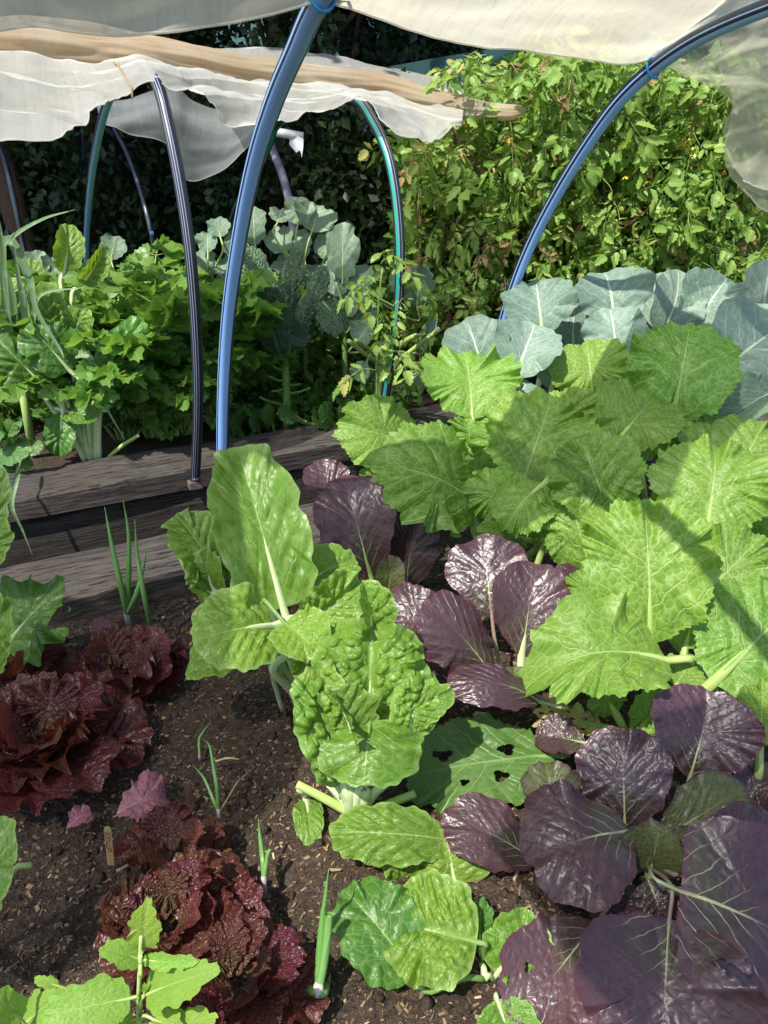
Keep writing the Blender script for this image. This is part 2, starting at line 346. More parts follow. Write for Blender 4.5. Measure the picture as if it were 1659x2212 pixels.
def net_mat(name, col, col2, alpha, streak=60., spots=None, seed=0.):
    m, nt, out = newmat(name); b = NB(nt)
    gu, gv = b.attr('gu'), b.attr('gv')
    cb = b.n('ShaderNodeCombineXYZ'); b.set(cb.inputs[0], b.m('MULTIPLY', gu, 1.)); b.set(cb.inputs[1], b.m('MULTIPLY', gv, 1.)); cb.inputs[2].default_value = seed
    ma = b.n('ShaderNodeMapping'); nt.links.new(cb.outputs[0], ma.inputs[0]); ma.inputs['Scale'].default_value = (60, 420, 1)
    mb_ = b.n('ShaderNodeMapping'); nt.links.new(cb.outputs[0], mb_.inputs[0]); mb_.inputs['Scale'].default_value = (420, 50, 1)
    t1 = b.noise(ma.outputs[0], 1., 3, .6); t2 = b.noise(mb_.outputs[0], 1., 3, .6); big = b.noise(cb.outputs[0], 3.2, 4)
    c = b.mix(b.ss(big, .35, .72), col, col2)
    mc = b.n('ShaderNodeMapping'); nt.links.new(cb.outputs[0], mc.inputs[0]); mc.inputs['Scale'].default_value = (75, 3, 1)
    md = b.n('ShaderNodeMapping'); nt.links.new(cb.outputs[0], md.inputs[0]); md.inputs['Scale'].default_value = (6, 70, 1)
    t3 = b.noise(mc.outputs[0], 1., 4, .65); t4 = b.noise(md.outputs[0], 1., 3, .6)
    th = b.m('ADD', b.m('ADD', b.m('MULTIPLY', t1, .2), b.m('MULTIPLY', t2, .15)), b.m('ADD', b.m('MULTIPLY', t3, .45), b.m('MULTIPLY', t4, .2)))
    c = b.mix(b.m('MULTIPLY', b.ss(th, .42, .62), .35), c, tuple(k * .62 for k in col2))
    al = b.m('ADD', alpha - .7, b.m('MULTIPLY', th, 1.4), 0., True)
    al = b.m('MINIMUM', b.m('MAXIMUM', al, alpha - .22), .97)
    nrm = b.bump(th, .5, .003)
    df = b.pbr(c, .75, nrm, .25)
    tr = b.n('ShaderNodeBsdfTranslucent'); nt.links.new(c, tr.inputs[0])
    mx = b.n('ShaderNodeMixShader'); mx.inputs[0].default_value = .62; nt.links.new(df, mx.inputs[1]); nt.links.new(tr.outputs[0], mx.inputs[2])
    tp = b.n('ShaderNodeBsdfTransparent'); m2 = b.n('ShaderNodeMixShader'); b.set(m2.inputs[0], al)
    nt.links.new(tp.outputs[0], m2.inputs[1]); nt.links.new(mx.outputs[0], m2.inputs[2]); nt.links.new(m2.outputs[0], out.inputs[0])
    return m
M['net'] = net_mat('white garden net', (.92, .90, .85), (.85, .81, .70), .72)
M['net_cream'] = net_mat('cream garden net', (.92, .88, .72), (.84, .77, .58), .76)
M['net_sheer'] = net_mat('sheer garden net', (.66, .66, .52), (.58, .58, .42), .52)
M['net_shaded'] = net_mat('grey shaded net', (.50, .54, .56), (.42, .46, .48), .60)  # blue-grey shade of the hanging back flap is put into the colour
M['net_brown'] = net_mat('tea stained net', (.64, .49, .32), (.74, .65, .50), .97)

def pipe_mat(name, base, stripes):
    """stripes: list of (centre angle 0..1, half width, colour)"""
    m, nt, out = newmat(name); b = NB(nt); a = b.attr('ang')
    tc = b.n('ShaderNodeTexCoord'); ns = b.noise(tc.outputs['Object'], 30., 4)
    c = b.mix(b.m('MULTIPLY', ns, .5), base, tuple(k * 1.6 + .01 for k in base))
    for ce, hw, col in stripes:
        d = b.m('ABSOLUTE', b.m('SUBTRACT', b.m('FRACT', b.m('ADD', b.m('SUBTRACT', a, ce), 1.5)), .5))
        c = b.mix(b.ss(d, hw + .006, hw - .006), c, col)
    nt.links.new(b.pbr(c, b.m('ADD', .26, b.m('MULTIPLY', ns, .2)), b.bump(ns, .08, .002), .55), out.inputs[0]); return m

# ================================================================== SETTING
def grid_obj(name, x0, x1, y0, y1, nx, ny, zf, mat, kind='structure', attrs=None):
    xs, ys = np.meshgrid(np.linspace(x0, x1, nx), np.linspace(y0, y1, ny))
    x, y = xs.ravel(), ys.ravel(); z = zf(x, y)
    i = (np.arange(ny - 1)[:, None] * nx + np.arange(nx - 1)[None, :])
    q = np.stack([i, i + 1, i + nx + 1, i + nx], -1).reshape(-1, 4)
    o = link(name, mesh(name, np.stack([x, y, z], 1), [q], mat)); o['kind'] = kind; return o
def uv_of(x, y):
    d = np.stack([x - ORI.x, y - ORI.y], 1); return d @ np.array([UV.x, UV.y]), d @ np.array([BV.x, BV.y])
GZ = -.42
S1 = -.44                                            # outer face of the near bed's sleeper (off)
grid_obj('ground', -60, 60, -30, 90, 2, 2, lambda x, y: np.full(len(x), GZ - .05), M['soil'])
grid_obj('path', -6, 6, -3, 9, 60, 60, lambda x, y: GZ + .012 * wav(np.stack([x, y], 1), 3, 6), M['soil'])
def soil_z(x, y):
    P = np.stack([x, y], 1)
    return .014 * wav(P, 5, 5.5, 3) + .006 * wav(P, 6, 38, 3) - .012
def bed_soil(name, a0, a1, o0, o1, na, no, z0):
    aa, oo = np.meshgrid(np.linspace(a0, a1, na), np.linspace(o0, o1, no)); a, o = aa.ravel(), oo.ravel()
    x = ORI.x + a * UV.x + o * BV.x; y = ORI.y + a * UV.y + o * BV.y; z = soil_z(x, y) + z0
    edge = (aa == a0) | (aa == a1) | (oo == o0) | (oo == o1)
    z = np.where(edge.ravel(), GZ - .02, z)
    i = (np.arange(no - 1)[:, None] * na + np.arange(na - 1)[None, :])
    q = np.stack([i, i + 1, i + na + 1, i + na], -1).reshape(-1, 4)
    ob = link(name, mesh(name, np.stack([x, y, z], 1), [q], M['soil'])); ob['kind'] = 'structure'; return ob
bed_soil('soil', -3.0, 3.2, -2.45, S1 - .06, 420, 150, 0.)
bed_soil('soil', -3.2, 3.4, .05, 1.4, 260, 60, -.02)

def sleeper(name, label, a0, a1, off0, off1, z0, z1, mat, seed, group=None):
    """a weathered timber: long box with worn, uneven edges"""
    L = a1 - a0; n = int(L * 40); pr = []
    w2, h2 = (off1 - off0) / 2, (z1 - z0) / 2
    for u, v in [(-1, -1), (-.5, -1), (0, -1), (.5, -1), (1, -1), (1, -.3), (1, .35), (1, .8), (.92, 1), (.5, 1), (.2, 1), (-.2, 1), (-.5, 1), (-.92, 1), (-1, .8), (-1, .35), (-1, -.3)]:
        pr.append((u * w2, v * h2))
    k = len(pr); xs = np.linspace(-L / 2, L / 2, n); V = []
    for j, (u, v) in enumerate(pr):
        P = np.stack([xs, np.full(n, u * 9.), np.full(n, v * 9.)], 1)
        d = wav(P, seed, 2.2, 4) * .006 + wav(P * [5, 1, 1], seed + 1, 3., 2) * .0025
        V.append(np.stack([xs, u + d * (1 if abs(u) > w2 * .9 else .2) * (1 if u > 0 else -1), v + d], 1))
    V = np.stack(V, 1).reshape(-1, 3)
    i = np.arange(n - 1)[:, None] * k + np.arange(k)[None, :]; j = np.arange(n - 1)[:, None] * k + (np.arange(k)[None, :] + 1) % k
    q = np.stack([i, i + k, j + k, j], -1).reshape(-1, 4)
    c0, c1 = len(V), len(V) + 1; V = np.vstack([V, [xs[0], 0, 0], [xs[-1], 0, 0]])
    t = [[c0, s, (s + 1) % k] for s in range(k)] + [[c1, (n - 1) * k + (s + 1) % k, (n - 1) * k + s] for s in range(k)]
    me = mesh(name, V, [np.array(t), q], mat)
    me.set_sharp_from_angle(angle=R(38))
    o = link(name, me, None, W((a0 + a1) / 2, (off0 + off1) / 2, (z0 + z1) / 2)); o.rotation_euler = (0, 0, UA)
    return tag(o, label, 'sleeper', group)
sleeper('timber_sleeper', 'grey weathered timber sleeper edging the near bed beside the spring onions', -2.6, 2.4, S1 - .245, S1 - .005, -.03, .055, M['timber'], 21)
sleeper('timber_sleeper', 'grey weathered timber capping sleeper of the far bed, behind the narrow gap', -2.8, .62, 0., .235, -.035, .035, M['timber'], 33)
sleeper('timber_sleeper', 'far right length of grey sleeper, butted on beyond the green striped hoop', .625, 3.2, .003, .235, -.034, .036, M['timber'], 51)
sleeper('timber_board', 'dark brown board wall standing under the far bed sleeper', -2.8, 3.2, .02, .06, GZ - .01, -.036, M['timber_wall'], 44)
sleeper('timber_board', 'dark brown board wall under the near bed sleeper, facing the gap', -2.6, 2.4, S1 - .05, S1 - .012, GZ - .01, -.031, M['timber_wall'], 46)

# ------------------------------------------------------------------ hoops
BLACK = (.012, .013, .020); BLUE = (.25, .46, .88); PALE = (.30, .36, .48); TEALS = (.01, .30, .24)
def hoop(label, a, pts, rad, mat, group, cat='pipe hoop', n=90, bolt=None):
    c = cr(pts, n); base = Vector(c[0])
    t = empty('pipe_hoop', label, cat, base, group)
    V, tr, q, ang = tube(c, rad, 20, UV, True)
    link('pipe', mesh('pipe', V - np.array(base), [tr, q], mat, True, {'ang': ang}), t)
    return t, c
def hp(a, picks, extra=(), pre=()):
    return [W(a, o, z) for o, z in pre] + [PA(px, py, a) for px, py in picks] + [W(a, o, z) for o, z in extra]
def offz(p): return ((Vector(p) - ORI).dot(BV), p[2])
pm1 = pipe_mat('blue striped black pipe', BLACK, [(.695, .125, BLUE), (.50, .02, BLUE), (.25, .10, BLUE)])
pm2 = pipe_mat('black pipe with blue band', BLACK, [(.705, .115, BLUE), (.51, .012, BLUE), (.25, .1, BLUE)])
pm3 = pipe_mat('black pipe with fine pale lines', BLACK, [(.665, .008, PALE), (.735, .008, PALE), (.25, .16, BLUE), (.60, .006, PALE)])
pm4 = pipe_mat('black pipe with green stripe', BLACK, [(.60, .045, TEALS), (.66, .008, PALE), (.745, .007, PALE), (.25, .06, TEALS)])
HA1 = acoord(POFF(485, 1000, S1 + .018)); HA2 = acoord(POFF(1090, 700, S1 + .018))
p1 = hp(HA1, [(484, 1100), (481, 950), (485, 800), (497, 650), (523, 480), (553, 340), (593, 215), (640, 105), (697, -15)])
p2 = hp(HA2, [(1082, 722), (1110, 620), (1150, 520), (1205, 415), (1270, 310), (1340, 215), (1420, 140), (1520, 75), (1659, 15), (1800, -28)])
o, z = offz(p1[-1])
ext = [(o - .22, z + .07), (o - .45, z + .08), (o - .70, z + .04), (o - .95, z - .10), (o - 1.13, z - .42), (-2.42, .1), (-2.42, GZ)]
g = 'hoops over the near bed'
h1, c1 = hoop('thick blue striped pipe hoop rising from behind the big green chard leaf', HA1, [W(HA1, S1 + .018, GZ)] + p1 + [W(HA1, *e) for e in ext], .0165, pm1, g)
o, z = offz(p2[-1])
h2, c2 = hoop('blue banded pipe hoop curving up behind the cauliflower leaves', HA2, [W(HA2, S1 + .018, GZ), W(HA2, S1 + .018, .25)] + p2 + [W(HA2, o - .3, z - .02), W(HA2, o - .65, z - .16), W(HA2, o - .98, z - .6), W(HA2, -2.42, .1), W(HA2, -2.42, GZ)], .0165, pm2, g)
HB1 = acoord(POFF(421, 1030, -.018)); HB2 = acoord(POFF(832, 880, -.018))
g = 'hoops over the far bed'
pb1 = hp(HB1, [(421, 1052), (428, 880), (424, 720), (412, 560), (393, 420), (366, 280), (336, 175)])
pb1 += [W(HB1, .15, 1.2)] + [PA(px, py, HB1) for px, py in [(232, 222), (205, 330), (192, 430), (186, 540)]] + [W(HB1, 2.16, .2), W(HB1, 2.18, GZ)]
h3, _ = hoop('black pipe hoop with fine pale lines bolted to the far sleeper by its near leg', HB1, pb1, .0155, pm3, g)
pb2 = hp(HB2, [(830, 895), (850, 760), (863, 620), (861, 480), (842, 350), (805, 262), (765, 215)])
pb2 += [PA(690, 208, HB2), PA(600, 268, HB2), PA(574, 330, HB2), W(HB2, 1.75, .6), W(HB2, 2.1, .1), W(HB2, 2.14, GZ)]
h4, _ = hoop('black pipe hoop with a green stripe at the right end of the far bed', HB2, [W(HB2, -.018, GZ)] + pb2, .0165, pm4, g)
a = acoord(PY(326, 500, 4.0)); g = 'hoops over the third bed at the back'
pb3 = hp(a, [(332, 545), (326, 500), (306, 420), (276, 335), (248, 280)])
h6, _ = hoop('thin black pipe hoop farther back, seen under the net left of the bolted hoop', a, [W(a, offz(pb3[0])[0] + .02, GZ)] + pb3 + [W(a, offz(pb3[-1])[0] + .4, 1.3), W(a, offz(pb3[-1])[0] + 1.0, 1.2), W(a, offz(pb3[-1])[0] + 1.6, .7), W(a, offz(pb3[-1])[0] + 1.8, GZ)], .0125, pm3, g)
a = acoord(PY(60, 570, 3.9))
pb0 = hp(a, [(66, 610), (52, 540), (30, 430), (8, 340), (-25, 260)])
h5, _ = hoop('black pipe hoop leaning at the left edge of the photo, behind the leeks', a, [W(a, offz(pb0[0])[0] + .02, GZ)] + pb0 + [W(a, offz(pb0[-1])[0] + .4, 1.3), W(a, offz(pb0[-1])[0] + 1.0, 1.2), W(a, offz(pb0[-1])[0] + 1.6, .7), W(a, offz(pb0[-1])[0] + 1.8, GZ)], .0135, pm3, g)
a = acoord(PY(627, 440, 4.0))
pb4 = hp(a, [(632, 480), (626, 440), (612, 385), (592, 330), (575, 290)])
wrapm = simple_mat('grey wrapped pipe', (.40, .36, .40), (.14, .14, .22), .7, 14, bump=.5, bumpd=.004)
h7, _ = hoop('pipe hoop wrapped in pinkish grey cloth, far back under the white plastic pipe', a, [W(a, offz(pb4[0])[0] + .02, GZ)] + pb4 + [W(a, offz(pb4[-1])[0] + .4, 1.25), W(a, offz(pb4[-1])[0] + 1.0, 1.2), W(a, offz(pb4[-1])[0] + 1.6, .7), W(a, offz(pb4[-1])[0] + 1.8, GZ)], .020, wrapm, g)
def bolt(t, p, d):
    mb = MB(); base = t.location
    k = 14; rs = [0, .006, .0105, .0125, .0125]; hs = [.011, .010, .007, .003, 0]
    ax = np.array(d); ux = np.array(UV); uz = np.cross(ax, ux)
    V = [np.array(p) + ax * h + r * (math.cos(i / k * 6.2832) * ux + math.sin(i / k * 6.2832) * uz) for r, h in zip(rs, hs) for i in range(k)]
    q = [[j * k + i, j * k + (i + 1) % k, (j + 1) * k + (i + 1) % k, (j + 1) * k + i] for j in range(4) for i in range(k)]
    mb.add(np.array(V) - np.array(base), None, q); link('bolt', mb.mesh('bolt', M['bolt']), t)
bolt(h3, POFF(423, 1030, -.032), -BV)
V, q = box_v(POFF(421, 1046, -.020) - h3.location, UV * .021, BV * .016, Vector((0, 0, .012)))
link('saddle', mesh('saddle', V, [q], simple_mat('rusty saddle', (.16, .12, .12), (.08, .06, .05), .6, 60), False), h3)

# ------------------------------------------------------------------ nets
def loft(rows, nu, nv, wr=.006, seed=1, sag=None, fold=0.):
    """rows: polylines of 3D points (top to bottom) -> grid with cloth wrinkles"""
    G = np.stack([cr(r, nu) for r in rows])
    G = np.stack([cr(G[:, i], nv) for i in range(nu)], 1)
    du = np.gradient(G, axis=1); dv = np.gradient(G, axis=0); N = np.cross(du, dv); N /= np.linalg.norm(N, axis=2)[:, :, None] + 1e-9
    su = np.cumsum(np.linalg.norm(du, axis=2), axis=1); sv = np.cumsum(np.linalg.norm(dv, axis=2), axis=0)
    P = np.stack([su.ravel(), sv.ravel()], 1)
    w = wav(P * [1., 3.], seed, 9, 4) * wr + fold * np.sin(sv.ravel() * 70 + 3 * wav(P, seed + 9, 4, 2)) * (.5 + .5 * wav(P, seed + 4, 5, 2))
    G = G + N * w.reshape(G.shape[:2])[:, :, None]
    i = np.arange(nv - 1)[:, None] * nu + np.arange(nu - 1)[None, :]
    q = np.stack([i, i + 1, i + nu + 1, i + nu], -1).reshape(-1, 4)
    return G.reshape(-1, 3), q, su.ravel(), sv.ravel()
def net_part(name, rows, mat, parent, nu=90, nv=26, hem=True, **kw):
    V, q, su, sv = loft(rows, nu, nv, **kw); base = np.array(parent.location)
    o = link(name, mesh(name, V - base, [q], mat, True, {'gu': su, 'gv': sv}), parent)
    if hem:
        e = V.reshape(nv, nu, 3)[-1]
        v, t, qq, an = tube(e, .0018, 5)
        link('hem', mesh('hem', v - base, [t, qq], M['net'], True, {'gu': np.zeros(len(v)), 'gv': np.zeros(len(v))}), o)
    return o
def po(l): return [POFF(*q) for q in l]
n2 = empty('garden_net', 'white garden net draped low over the far bed hoops with its back flap hanging down', 'net', W(-.3, .1, 1.1))
low = [(-90, 285, -.22), (-30, 296, -.2), (40, 305, -.22), (100, 305, -.22), (150, 292, -.2), (190, 255, -.18), (232, 220, -.15), (285, 186, -.14), (320, 168, -.14), (350, 174, -.15), (400, 200, -.17), (450, 226, -.19), (500, 249, -.2), (550, 257, -.2), (600, 258, -.18), (675, 246, -.1), (735, 222, -.05), (775, 212, -.02), (815, 240, -.05), (835, 272, -.08), (870, 296, -.1), (910, 304, -.1), (955, 294, -.10), (995, 265, -.08)]
top = [(-90, 112, .3), (-30, 116, .3), (40, 130, .3), (100, 142, .3), (150, 146, .28), (200, 143, .2), (238, 132, .12), (270, 118, .06), (292, 112, .05), (320, 117, .05), (360, 134, .1), (410, 152, .18), (460, 162, .25), (510, 171, .3), (560, 176, .3), (620, 181, .3), (680, 184, .3), (730, 187, .3), (780, 192, .3), (820, 198, .3), (860, 210, .3), (905, 226, .25), (950, 240, .12), (1000, 250, .0)]
mid = [((a[0] + b_[0]) / 2, a[1] * .55 + b_[1] * .45, (a[2] + b_[2]) / 2 - .05) for a, b_ in zip(top, low)]
net_part('front_drape', [po(top), po(mid), po(low)], M['net'], n2, 170, 44, wr=.024, seed=3, fold=.006)
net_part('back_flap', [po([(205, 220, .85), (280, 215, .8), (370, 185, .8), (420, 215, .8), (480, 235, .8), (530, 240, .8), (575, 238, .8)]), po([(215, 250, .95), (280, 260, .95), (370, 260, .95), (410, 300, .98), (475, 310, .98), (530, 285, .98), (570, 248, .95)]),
          po([(225, 268, 1.), (280, 291, 1.), (365, 313, 1.), (402, 388, 1.05), (470, 376, 1.05), (530, 322, 1.05), (562, 262, 1.)])], M['net_shaded'], n2, 60, 24, wr=.010, seed=5)
net_part('top_drape', [po([(420, 108, 1.3), (490, 104, 1.3), (565, 102, 1.3), (640, 108, 1.3), (700, 118, 1.3), (770, 128, 1.3), (830, 140, 1.3), (930, 158, 1.3), (985, 166, 1.25), (1003, 185, 1.2)]), po([(420, 120, 1.0), (490, 125, 1.), (565, 138, 1.), (640, 145, 1.), (700, 152, 1.), (770, 160, 1.), (830, 170, 1.), (930, 185, 1.), (985, 196, 1.), (1003, 195, 1.)]),
          po([(420, 135, .62), (490, 148, .62), (565, 158, .62), (640, 165, .62), (700, 172, .62), (770, 180, .62), (830, 190, .62), (930, 215, .62), (985, 228, .62), (1003, 225, .7)])], M['net'], n2, 70, 16, wr=.014, seed=7, hem=False)
def roll(name, ctr, rads, mat, parent, seed, n=44, m=170):
    P = cr(ctr, m); r = np.interp(np.linspace(0, 1, m), np.linspace(0, 1, len(rads)), rads)
    V, t, q, ang = tube(P, r, n, None, True)
    s = np.concatenate([np.repeat(np.linspace(0, 1, m) * 3, n + 1), [0, 3]])
    th = ang * 2 * np.pi
    rr = np.concatenate([np.repeat(r, n + 1), [r[0], r[-1]]])
    cen = np.concatenate([np.repeat(P, n + 1, 0), P[:1], P[-1:]])
    Q = np.stack([np.cos(th) * 2.0, np.sin(th) * 2.0, s * 1.5], 1)
    f = 1 + .30 * wav(Q * [1, 1, .5], seed, 1.3, 4) + .13 * np.abs(np.sin(th * 3.5 + 3 * wav(Q[:, 2:], seed + 2, 1.2, 2))) + .07 * np.sin(th * 11 + 5 * wav(Q[:, 2:], seed + 3, 1.4, 2))
    V = cen + (V - cen) * f[:, None]
    link(name, mesh(name, V - np.array(parent.location), [t, q], mat, True, {'gu': s, 'gv': ang * .35}), parent)
nr = empty('net_roll', 'long tea stained roll of old net lying along the top of the far bed hoops', 'net', W(-.2, .45, 1.2))
roll('roll', po([(-120, 92, .5), (0, 97, .5), (75, 98, .5), (200, 112, .48), (290, 118, .45), (400, 130, .45), (500, 148, .45), (600, 160, .45), (725, 175, .42), (830, 190, .4), (930, 216, .3), (1030, 236, .18), (1105, 241, .08), (1138, 236, .04)]), [.066, .062, .062, .052, .045, .045, .045, .04, .04,   .042, .040, .034, .028, .020, .004], M['net_brown'], nr, 5)
roll('inner_roll', po([(-120, 62, .62), (0, 72, .62), (75, 66, .62), (200, 80, .62), (300, 98, .6), (400, 116, .55), (500, 134, .55), (620, 150, .5)]), [.034, .036, .034, .034, .03, .026, .022, .01], M['net_brown'], nr, 15)
tw = [POFF(*q) for q in [(244, 132, .06), (262, 145, .02), (276, 165, -.08), (288, 190, -.165)]]
tag(tube_obj('twine', [tw[0], tw[0].lerp(tw[1], .5) + Vector((0, -.012, 0)), tw[1] + Vector((0, -.03, .004)), tw[2] + Vector((0, -.035, 0)), tw[3] + Vector((0, -.015, 0)), POFF(286, 212, -.19)], .0028, M['twine'], None, 6), 'frayed jute twine tied round the white net beside the bolted hoop', 'twine')
# near net
n1 = empty('garden_net', 'cream garden net bunched along the near hoops, sagging between two blue pipes overhead', 'net', W(.2, -1.2, 1.2))
eR = [(697, 4, -1.20), (730, 12, -1.19), (770, 22, -1.17), (830, 38, -1.14), (905, 62, -1.1), (980, 85, -1.06), (1080, 103, -1.02), (1180, 119, -.98), (1280, 139, -.94), (1335, 147, -.92), (1380, 142, -.91), (1412, 131, -.90), (1500, 82, -1.0), (1600, 38, -1.12), (1700, 5, -1.2)]
r0 = po(eR)
def shift(r, do, dz, taper=False):
    f = [(.36 + .64 * min(1, max(0, (-1.02 - acoord(p)) / .3))) if taper else 1. for p in r]  # narrow by the hoop so the chard stays sunlit, wide farther left
    return [p + BV * do * k + Vector((0, 0, dz)) for p, k in zip(r, f)]
net_part('right_swag', [shift(r0, -.44, .17), shift(r0, -.30, .15), shift(r0, -.16, .095), shift(r0, -.07, .04), r0], M['net_cream'], n1, 110, 34, wr=.012, seed=11, fold=.004)
eL = [(-420, 40, -.95), (-300, 62, -.98), (-180, 78, -1.0), (-80, 74, -1.02), (0, 65, -1.04), (75, 54, -1.06), (150, 60, -1.08), (250, 67, -1.1), (350, 63, -1.12), (450, 51, -1.14), (550, 31, -1.16), (640, 10, -1.18), (697, -6, -1.2)]
r0 = po(eL); r0 = [r0[0] - UV * .95, r0[0] - UV * .65 + Vector((0, 0, -.02)), r0[0] - UV * .3 + Vector((0, 0, -.03))] + r0  # left end out of view, added and widened to shade the soil
net_part('left_swag', [shift(r0, -.92, .14, True), shift(r0, -.62, .17, True), shift(r0, -.36, .14, True), shift(r0, -.16, .09, True), shift(r0, -.06, .04, True), r0], M['net_cream'], n1, 110, 38, wr=.014, seed=13, fold=.004)
nd = [W(a_, -1.97 + .03 * math.sin(7 * a_), 1.24 + .02 * math.sin(5 * a_)) for a_ in (-1.0, -.9, -.8, -.7, -.6, -.5, -.4)]
net_part('added_shade_drape', [nd, [p - BV * .16 + Vector((0, 0, -.01)) for p in nd], [p - BV * .34 + Vector((0, 0, .0)) for p in nd], [p - BV * .5 + Vector((0, 0, -.02)) for p in nd]], M['net_cream'], n1, 40, 20, wr=.012, seed=23)  # extra strip of net, out of view, added to shade the lower right leaves
rows = [[(1425, 134), (1540, 72), (1660, 22), (1800, -10)], [(1488, 160), (1580, 140), (1680, 105), (1820, 80)], [(1574, 218), (1625, 205), (1700, 190), (1840, 180)], [(1556, 290), (1615, 300), (1700, 310), (1840, 320)],
        [(1566, 352), (1625, 378), (1700, 400), (1840, 420)], [(1602, 412), (1650, 452), (1720, 474), (1850, 485)]]
offs = [-.9, -.84, -.8, -.82, -.86, -.9]
net_part('side_drape', [[POFF(x, y, o - .0002 * (x - 1425)) for x, y in r] for r, o in zip(rows, offs)], M['net_sheer'], n1, 60, 50, wr=.022, seed=17, fold=.004)
rows = [[(1560, 60), (1660, 22), (1800, -10)], [(1566, 200), (1660, 160), (1820, 120)], [(1575, 300), (1640, 300), (1840, 300)], [(1600, 392), (1650, 410), (1840, 440)]]
net_part('inner_fold', [[POFF(x, y, o - .0002 * (x - 1425)) for x, y in r] for r, o in zip(rows, [-.95, -.93, -.92, -.94])], M['net_sheer'], n1, 40, 40, wr=.03, seed=19, fold=.006)
def ring(name, label, c, i, mat, rad=.0195, th=.0028, cat='string'):
    p = Vector(c[i]); t = (Vector(c[i + 1]) - Vector(c[i - 1])).normalized(); x = UV; y = t.cross(x)
    pts = [p + (x * math.cos(s) + y * math.sin(s)) * rad * (1 + .06 * math.sin(3 * s)) + t * .004 * math.sin(s) for s in np.linspace(0, 6.4, 26)] + [p + x * rad * 1.2 + y * .02 + t * .012, p + x * rad * 1.1 + y * .045 + t * .006]
    return tag(tube_obj(name, pts, th, mat, None, 6), label, cat)
def near_i(c, p): return int(np.argmin(np.linalg.norm(c - np.array(p), axis=1)))
ring('string', 'blue string tying the net to the thick blue striped hoop at the top', c1, near_i(c1, PA(690, 8, HA1)), M['bluestring'])
ring('string', 'blue string knotted where the net meets the blue banded hoop at the right', c2, near_i(c2, PA(1416, 140, HA2)), M['bluestring'])

# ------------------------------------------------------------------ back: pipe, shade cloth, fence, trees, hedge
pv = [PY(556, 290, 4.05), PY(600, 286, 4.05), PY(655, 296, 4.05)]
t = empty('plastic_pipe', 'short white plastic pipe with a torn tape end, sticking out at the back', 'pipe', pv[0])
tube_obj('pipe', pv, .021, M['pvc'], t, 14, pv[0])
V, q, su, sv = loft([[PY(628, 294, 4.04), PY(640, 292, 4.03), PY(656, 300, 4.02)], [PY(626, 312, 4.05), PY(645, 310, 4.03), PY(655, 318, 4.02)], [PY(640, 330, 4.04), PY(648, 326, 4.03), PY(652, 340, 4.02)]], 10, 10, wr=.006)
link('tape', mesh('tape', V - np.array(pv[0]), [q], M['pvc']), t)
def leaf_cloud(n, fpos, size, rng, up=.5, tonef=None):
    """n folded leaf faces (two triangles pairs) -> MB"""
    P = fpos(n); d = rng.normal(size=(n, 3)); d /= np.linalg.norm(d, axis=1)[:, None]
    nn = rng.normal(size=(n, 3)) + [0, -.3, up]; s = np.cross(d, nn); s /= np.linalg.norm(s, axis=1)[:, None] + 1e-9; nn = np.cross(s, d)
    sz = (size * rng.uniform(.6, 1.35, n))[:, None]
    w = .30 * sz
    v = np.stack([P, P + d * sz * .5 + s * w + nn * w * .25, P + d * sz, P + d * sz * .5 - s * w + nn * w * .25], 1)
    i = np.arange(n)[:, None] * 4
    t1 = np.concatenate([i + [0, 1, 2], i + [0, 2, 3]])
    lx = np.tile([0, .5, 0, -.5], n) * .6; ly = np.tile([0, .5, 1, .5], n); tone = np.repeat(rng.uniform(0, 1, n), 4)
    return v.reshape(-1, 3), t1, lx, ly, tone
def shrub(name, label, cat, x, y, rx, ry, h, n, size, seed, mat, group=None, z0=GZ, trunk=True, zmin=.0):
    rng = np.random.default_rng(seed); t = empty(name, label, cat, (x, y, z0), group)
    cl = rng.normal(size=(70, 3)); cl /= np.linalg.norm(cl, axis=1)[:, None]; cl *= rng.uniform(.55, 1., 70)[:, None] ** .5
    def fp(k):
        c = cl[rng.integers(0, 70, k)] + rng.normal(size=(k, 3)) * .13
        return np.stack([c[:, 0] * rx, c[:, 1] * ry, zmin + (h - zmin) * (.5 + .5 * c[:, 2])], 1)
    v, tr, lx, ly, tone = leaf_cloud(n, fp, size, rng)
    o = link('crown', mesh('crown', v, [tr], mat, True, {'lx': lx, 'ly': ly, 'tone': tone}), t)
    if trunk:
        mb = MB()
        for k in range(5):
            a = rng.uniform(0, 6.28); e = np.array([math.cos(a) * rx * .5, math.sin(a) * ry * .5, h * .75])
            V, tt, q, an = tube(cr([(0, 0, -.05), e * [.2, .2, .4] + rng.normal(size=3) * .03, e], 12), np.linspace(.028, .008, 12), 7)
            mb.add(V, tt, q)
        link('trunk', mb.mesh('trunk', M['bark']), t)
    return t
